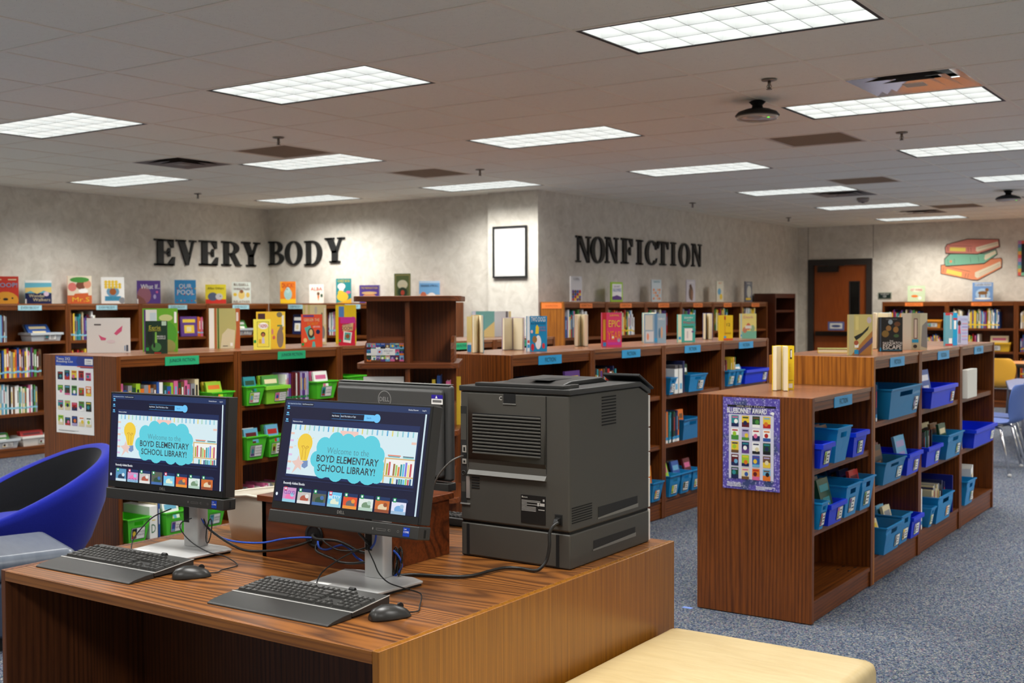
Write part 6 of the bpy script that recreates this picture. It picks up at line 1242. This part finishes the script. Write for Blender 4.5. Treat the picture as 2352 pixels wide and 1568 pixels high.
# ================================================================== laser printer (its rear faces the viewer)
pr = thing('laser_printer', 'large charcoal laser printer on the desk corner, seen from behind', 'printer', (-2.286, 3.028, DH_+.0005), R(.3))
W_, D_, HB = .419, .53, .542
def rx(X): return (X-62)/853*W_
def rzz(X, Y): k = (X-62)/853; a, b_ = 178+32*k, 1118+87*k; return HB-(Y-a)/(b_-a)*.426
def sy(X): return (X-915)/535*D_
def szz(X, Y): k = (X-915)/535; z0 = .542+(.116-.542)*(Y-210)/995; z1 = .116+(1045-Y)*.00048; return z0*(1-k)+z1*k
prof = [(0, .116), (D_, .116), (D_, .515), (.458, HB), (0, HB)]
bd = MB().prism(prof, 'x', 0, W_, PRN).build('main_body', pr); bev(bd, .008, 3)
lid = MB().prism([(-.003, HB), (.460, HB), (D_+.004, .513), (D_+.006, .528), (.462, .560), (-.003, .560)], 'x', -.004, W_+.004, PRNB).build('top_cover', pr); bev(lid, .003)
b = MB(); b.box(.055, .006, .56, .395, .045, .571, PRNB).box(.375, .045, .56, .395, .10, .571, PRNB); b.build('paper_guard', pr, bevel=.002)
b = MB(); b.prism([(.08, .56), (.40, .56), (.36, .578), (.16, .575)], 'x', .09, .33, PRNB); b.build('output_hump', pr, bevel=.004)
MB().box(.19, .12, .5765, .27, .26, .5768, VBLK).build('output_slot', pr)
cp = MB().prism([(.445, .578), (.552, .527), (.556, .535), (.449, .588)], 'x', .282, W_+.006, BLK).build('control_panel', pr); bev(cp, .003)
# front: white panels, seen edge on
for z0, z1 in ((.116+.004, .22), (.224, .31), (.314, .395), (.399, .508)): MB().box(.004, D_, z0, W_-.002, D_+.012, z1, mat((232, 230, 226), .4, name='printer_white')).build('front_panel', pr, bevel=.002)
MB().box(.004, D_, .004, W_-.002, D_+.012, .112, mat((232, 230, 226), .4, name='printer_white')).build('front_panel', pr, bevel=.002)
# rear door with handle recess and slats
dX0, dX1 = rx(130), rx(742); dz0, dz1 = rzz(436, 758), HB-.006
door_ = MB().box(dX0, -.0035, dz0+.03, dX1, .002, dz1, PRN).prism([(-.0035, dz0+.03), (.004, dz0+.0), (.006, dz0+.0), (.006, dz0+.03)], 'x', dX0, dX1, PRN).build('rear_door', pr); bev(door_, .0015)
MB().box(dX0-.0015, -.0006, dz0, dX0, 0, dz1, VBLK).box(dX1, -.0006, dz0, dX1+.0015, 0, dz1, VBLK).build('door_gap', pr)
MB().box(rx(418), -.0042, HB-.034, rx(512), -.0030, HB-.003, VBLK).build('handle_recess_shade', door_)  # flat black patch, shade of the hand hold put into the colour
MB().box(rx(414), -.0055, HB-.037, rx(516), -.0030, HB-.0335, mat((110, 109, 105), .45)).build('handle_lip', door_)
text(door_, 'C', mat((206, 204, 198), .5), fr((0, -.0036, 0), (1, 0, 0), (0, 0, 1)), rx(396), HB-.018, h=.012)
for k in range(12):
    z = HB-.074-k*.01105
    MB().box(rx(170), -.0042, z-.0042, rx(706), -.0034, z+.0042, VBLK).prism([(-.0034, z-.0042), (-.0075, z-.005), (-.0075, z-.0018), (-.0034, z+.0008)], 'x', rx(170), rx(706), PRN).build('vent_slat', door_)
MB().prism([(0, dz0-.022), (-.010, dz0-.020), (.004, dz0-.001), (.004, dz0-.022)], 'x', dX0, dX1, mat((104, 103, 99), .4, name='printer_lip_lit')).build('rear_lip', pr)  # light caught by the upward slope is put into the paler colour
def slots(n, xa, xb, za, zb, side, name='vent_slot'):
    for k in range(n):
        z = za+(zb-za)*(k+.5)/n; h = (zb-za)/n*.42
        if side == 'rear': MB().box(xa, -.0012, z-h/2, xb, 0, z+h/2, VBLK).build(name, pr)
        else: MB().prism([(xa, z-h/2), (xb, z-h/2), (xb, z+h/2), (xa, z+h/2)], 'x', W_, W_+.0012, VBLK).build(name, pr)
slots(5, rx(154), rx(217), rzz(185, 893), rzz(185, 800), 'rear')
slots(10, sy(1117), sy(1211), szz(1165, 435), szz(1165, 215), 'side')
slots(7, sy(928), sy(1052), szz(990, 1125), szz(990, 1000), 'side')
for ya, yb, za, zb, nm in ((sy(1092), sy(1362), szz(1230, 1060), szz(1230, 985), 'tray_handle_shade'), (sy(1062), sy(1345), .040, .068, 'tray_handle_shade')):
    MB().prism([(ya, za), (yb, za), (yb, zb), (ya, zb)], 'x', W_+.0002, W_+.001, mat((24, 24, 24), .6)).build(nm, pr)  # flat dark patch, shade of the recessed grip put into the colour
    MB().prism([(ya-.004, za-.004), (yb+.003, za-.004), (yb+.003, za+.0085), (ya-.004, za+.001)], 'x', W_+.0005, W_+.002, mat((112, 111, 107), .45)).build('handle_ledge', pr)
# ports at the left
MB().box(rx(66), -.001, rzz(90, 1000), rx(114), 0, HB-.05, PRNB).build('port_strip', pr)
MB().box(rx(68), -.0016, rzz(90, 535), rx(112), 0, rzz(90, 345), PRN).build('cover_plate', pr)
for Y0, Y1, c in ((575, 625, (150, 146, 138)), (632, 662, (30, 30, 30)), (672, 708, (150, 146, 138))): MB().box(rx(82), -.004, rzz(95, Y1), rx(113), 0, rzz(95, Y0), mat(c, .4)).box(rx(92), -.0046, rzz(95, Y1-10), rx(106), -.004, rzz(95, Y0+12), VBLK).build('port', pr)
MB().lathe([(.0085, 0), (.0085, -.002), (.006, -.003), (.006, .0)], (rx(88), 0, rzz(88, 775)), PRNB, 18, axis='y').build('lock_slot', pr)
MB().box(rx(112), -.003, rzz(125, 958), rx(140), 0, rzz(125, 800), mat((170, 168, 164), .3, .6)).build('metal_bracket', pr); MB().box(rx(72), -.0016, rzz(90, 912), rx(104), 0, rzz(90, 838), PRN).build('cover_plate', pr)
MB().box(rx(64), -.004, rzz(100, 1003), rx(142), 0, rzz(100, 994), mat((130, 129, 125), .4)).build('ledge', pr)
# data plate and power inlet
MB().box(rx(548), -.0014, rzz(640, 1140), rx(736), 0, rzz(640, 935), mat((24, 23, 22), .4)).build('data_plate', pr)
F_ = fr((rx(548), -.0014, rzz(640, 1140)), (1, 0, 0), (0, 0, 1)); A = Art(); lt = mat((170, 168, 164), .5); pw = rx(736)-rx(548); ph = rzz(640, 935)-rzz(640, 1140)
for k in range(9): A.rect(.003, ph*(.80-.045*k), pw*(.62 if k > 4 else .95 if k == 3 else .8 if k < 2 else .25), ph*(.818-.045*k), lt)
A.rect(pw*.68, ph*.64, pw*.75, ph*.76, lt).rect(pw*.78, ph*.65, pw*.97, ph*.75, lt).rect(pw*.72, ph*.50, pw*.97, ph*.53, lt).rect(pw*.9, ph*.82, pw*.97, ph*.9, lt).rect(.004, ph*.90, .008, ph*.955, lt).build('plate_print', pr, F_)
text(pr, 'Lexmark', mat((220, 218, 212), .5), F_, pw*.18, ph*.925, w=pw*.2, h=ph*.045, name='plate_text')
MB().box(rx(806), -.0014, rzz(834, 1150), rx(862), 0, rzz(834, 1070), PRNB).box(rx(811), -.002, rzz(834, 1145), rx(858), -.001, rzz(834, 1076), VBLK).build('power_inlet', pr)
MB().prism([(-.002, rzz(834, 1138)), (-.020, rzz(834, 1138)), (-.028, rzz(834, 1128)), (-.02, rzz(834, 1098)), (-.002, rzz(834, 1090))], 'x', rx(822), rx(852), BLK).build('power_plug', pr, bevel=.002)
# lower paper tray unit
tr_ = MB().box(.0, .002, .0, W_, D_, .110, PRN).build('paper_tray', pr); bev(tr_, .006, 3)
MB().box(.004, .006, .110, W_-.004, D_-.004, .117, VBLK).build('tray_gap', pr)
for Xa, Xb in ((108, 133), (812, 834)): MB().box(rx(Xa), .0008, .004, rx(Xb), .004, .106, VBLK).build('tray_groove', pr)
MB().box(rx(133), -.0012, .006, rx(812), .003, .108, PRN).build('tray_back', pr, bevel=.002)

# ================================================================== soft seating
t = thing('yellow_bench', 'pale yellow vinyl bench cushion against the desk side', 'bench', (-1.425, 2.72, 0))
bm = bmesh.new(); nx, ny = 22, 40; bw2, bl2 = .355, .83
grid = []
def puff(u, v):
    e_ = min(1-abs(u), 1-abs(v)); return .012*(1-u**4)*(1-v**4)+.003*sin(u*9+v*4)*sin(v*13)*max(0, abs(v)-.5)
for i in range(nx+1):
    for j in range(ny+1):
        u, v = -1+2*i/nx, -1+2*j/ny; grid.append(bm.verts.new((u*bw2, v*bl2, .385+puff(u, v))))
for i in range(nx):
    for j in range(ny): bm.faces.new((grid[i*(ny+1)+j], grid[(i+1)*(ny+1)+j], grid[(i+1)*(ny+1)+j+1], grid[i*(ny+1)+j+1]))
edge = [e_ for e_ in bm.edges if len(e_.link_faces) == 1]
ex = bmesh.ops.extrude_edge_only(bm, edges=edge)
for v_ in [g for g in ex['geom'] if isinstance(g, bmesh.types.BMVert)]: v_.co.z = .20
bmesh.ops.recalc_face_normals(bm, faces=bm.faces)
me = bpy.data.meshes.new('cushion'); bm.to_mesh(me); bm.free(); me.materials.append(YELV)
for p in me.polygons: p.use_smooth = True
o = link('cushion', me, t); b_ = o.modifiers.new('bevel', 'BEVEL'); b_.width = .05; b_.segments = 6; b_.limit_method = 'ANGLE'; b_.angle_limit = R(50)
MB().box(-bw2+.01, -bl2+.01, .05, bw2-.01, bl2-.01, .22, YELV).build('base', t, bevel=.01)
MB().box(-bw2+.05, -bl2+.05, 0, bw2-.05, bl2-.05, .05, BLK).build('plinth', t)
b = MB(); b.tube([(bw2-.004, bl2-.06-k*.1, .33+.002*sin(k*2)) for k in range(17)], .003, YELV, 6); b.build('seam', t)

t = thing('grey_ottoman', 'grey vinyl ottoman at the left behind the desk', 'ottoman', (-4.84, 2.86, 0), R(-19))
g = MB().box(-.27, -.42, .30, .27, .36, .415, GREYV).build('cushion', t); bev(g, .045, 5)
MB().box(-.26, -.41, .06, .26, .35, .30, mat((52, 62, 82), .6, name='ottoman_side')).build('base', t, bevel=.02); MB().box(-.22, -.36, 0, .22, .3, .06, BLK).build('plinth', t)

# blue tub chair: tilted round shell, black lining, blue seat
t = thing('tub_chair', 'round royal blue tub chair with black lining at the left', 'chair', (-5.47, 3.45, 0), R(72))
N = 48
def ringp(rad, z0, tilt, cx=0, ry=1.0): return [(cx+rad*cos(2*pi*i/N), rad*ry*sin(2*pi*i/N), z0+tilt*cos(2*pi*i/N)) for i in range(N)]
outer = [ringp(.20, .13, 0, .0), ringp(.27, .15, .0, .01), ringp(.34, .25, .03, .02), ringp(.40, .38, .09, .03), ringp(.435, .49, .155, .03), ringp(.445, .535, .18, .03), ringp(.43, .555, .19, .03), ringp(.405, .555, .19, .03), ringp(.385, .54, .185, .03)]
MB().loft(outer, BLUEF, True, True, False).build('shell', t)
inner = [ringp(.386, .54, .185, .03), ringp(.36, .50, .16, .03), ringp(.33, .40, .07, .03), ringp(.31, .33, .02, .02)]
MB().loft(inner, BLACKF, True, False, True).build('lining', t)
seat = [ringp(.29, .335, .01, -.02), ringp(.30, .36, .01, -.02), ringp(.285, .385, .01, -.02), ringp(.20, .395, .01, -.02), ringp(.05, .397, .01, -.02)]
MB().loft(seat, BLUEF, True, False, True).build('seat_cushion', t)
for a in (45, 135, 225, 315): MB().tube([(.17*cos(R(a)), .17*sin(R(a)), .15), (.24*cos(R(a)), .24*sin(R(a)), 0.004)], .018, BLK, 8).build('leg', t)

# ------------------------------------------------------------------ school chairs and tables at the right
def school_chair(label, loc, rz, c, sc_=1.0):
    t = thing('school_chair', label, 'chair', loc, rz, 'school chairs'); t.scale = (sc_,)*3
    m = mat(c, .38, spec=.45, name='chair_shell_%02x%02x%02x' % tuple(c))
    prof = [(.21, .425), (.20, .44), (.12, .443), (.0, .436), (-.10, .432), (-.165, .44), (-.20, .47), (-.215, .53), (-.225, .60), (-.235, .68), (-.245, .75), (-.25, .79)]
    wid = [.17, .20, .215, .215, .20, .18, .165, .18, .20, .205, .185, .13]
    rows = []
    for (y, z), w_ in zip(prof, wid):
        rows.append([(w_*s, y+(.03*s*s if z > .5 else 0), z+(.018*s*s if z < .47 else 0)) for s in [-1+2*k/10 for k in range(11)]])
    b = MB(); k0 = 0
    for a in range(len(rows)-1):
        for j in range(10):
            b.face([rows[a][j], rows[a][j+1], rows[a+1][j+1], rows[a+1][j]], m, True)
    o = b.build('seat_shell', t); s = o.modifiers.new('thick', 'SOLIDIFY'); s.thickness = .008; ss = o.modifiers.new('sub', 'SUBSURF'); ss.levels = 1; ss.render_levels = 2
    b = MB()
    for k in range(5): x = -.05+k*.025; b.box(x-.003, -.222, .56, x+.003, -.2205, .68, mat(tuple(v*.7 for v in c), .5))
    for sx in (-1, 1):
        for sy_, y in ((1, .13), (-1, -.12)):
            lg_ = MB().tube([(sx*.13, y*.4, .415), (sx*.15, y*.9, .40), (sx*.20, y+sy_*.09, .012)], .0125, CHROME, 10).build('leg', t)
            MB().lathe([(.016, 0), (.016, .02), (.0125, .025)], (sx*.20, y+sy_*.09, 0), mat((180, 180, 178), .4), 10).build('glide', lg_)
    b = MB()
    for y in (.05, -.05): b.tube([(-.14, y, .412), (.14, y, .412)], .011, CHROME, 8)
    b.build('under_frame', t)
    return t
def school_table(label, loc, rz, w_, d_, h, ctop, cedge):
    t = thing('school_table', label, 'table', loc, rz, 'school tables')
    tp = MB().prism([(x*w_/2, y*d_/2) for x, y in ((-1, -.6), (-.8, -1), (.8, -1), (1, -.6), (1, .6), (.8, 1), (-.8, 1), (-1, .6))], 'z', h-.028, h-.0015, mat(cedge, .5)).build('table_edge', t)
    MB().prism([(x*w_/2*.985, y*d_/2*.985) for x, y in ((-1, -.6), (-.8, -1), (.8, -1), (1, -.6), (1, .6), (.8, 1), (-.8, 1), (-1, .6))], 'z', h-.0015, h, mat(ctop, .4)).build('table_top', t)
    for sx in (-1, 1):
        for sy_ in (-1, 1): MB().tube([(sx*w_*.38, sy_*d_*.36, h-.03), (sx*w_*.40, sy_*d_*.38, 0.002)], .016, mat((120, 124, 140), .35, .6), 10).build('leg', t)
    b = MB()
    for sy_ in (-1, 1): b.box(-w_*.4, sy_*d_*.36-.012, h-.06, w_*.4, sy_*d_*.36+.012, h-.029, mat((70, 74, 84), .5))
    b.build('apron', t)
school_table('periwinkle blue school table behind the right-hand bookcases', (-1.97, 12.95, 0), R(12.5), 1.2, 2.3, .64, (122, 128, 158), (56, 64, 84))
school_chair('blue plastic school chair at the right edge', (-2.24, 10.75, 0), R(80), (78, 104, 168), 1.0)
school_chair('dark blue school chair between the front blue chair and the table', (-2.32, 11.40, 0), R(92), (60, 84, 140), .98)
school_table('school table with an orange edge in front of the back bookcases', (-2.60, 16.35, 0), R(0), 1.5, .8, .71, (214, 150, 100), (60, 56, 50))
school_chair('orange-yellow school chair in front of the orange table', (-3.18, 15.50, 0), R(8), (236, 176, 60), 1.02)
school_chair('pale yellow school chair behind the blue table', (-2.5, 14.60, 0), R(160), (236, 214, 90), .9)
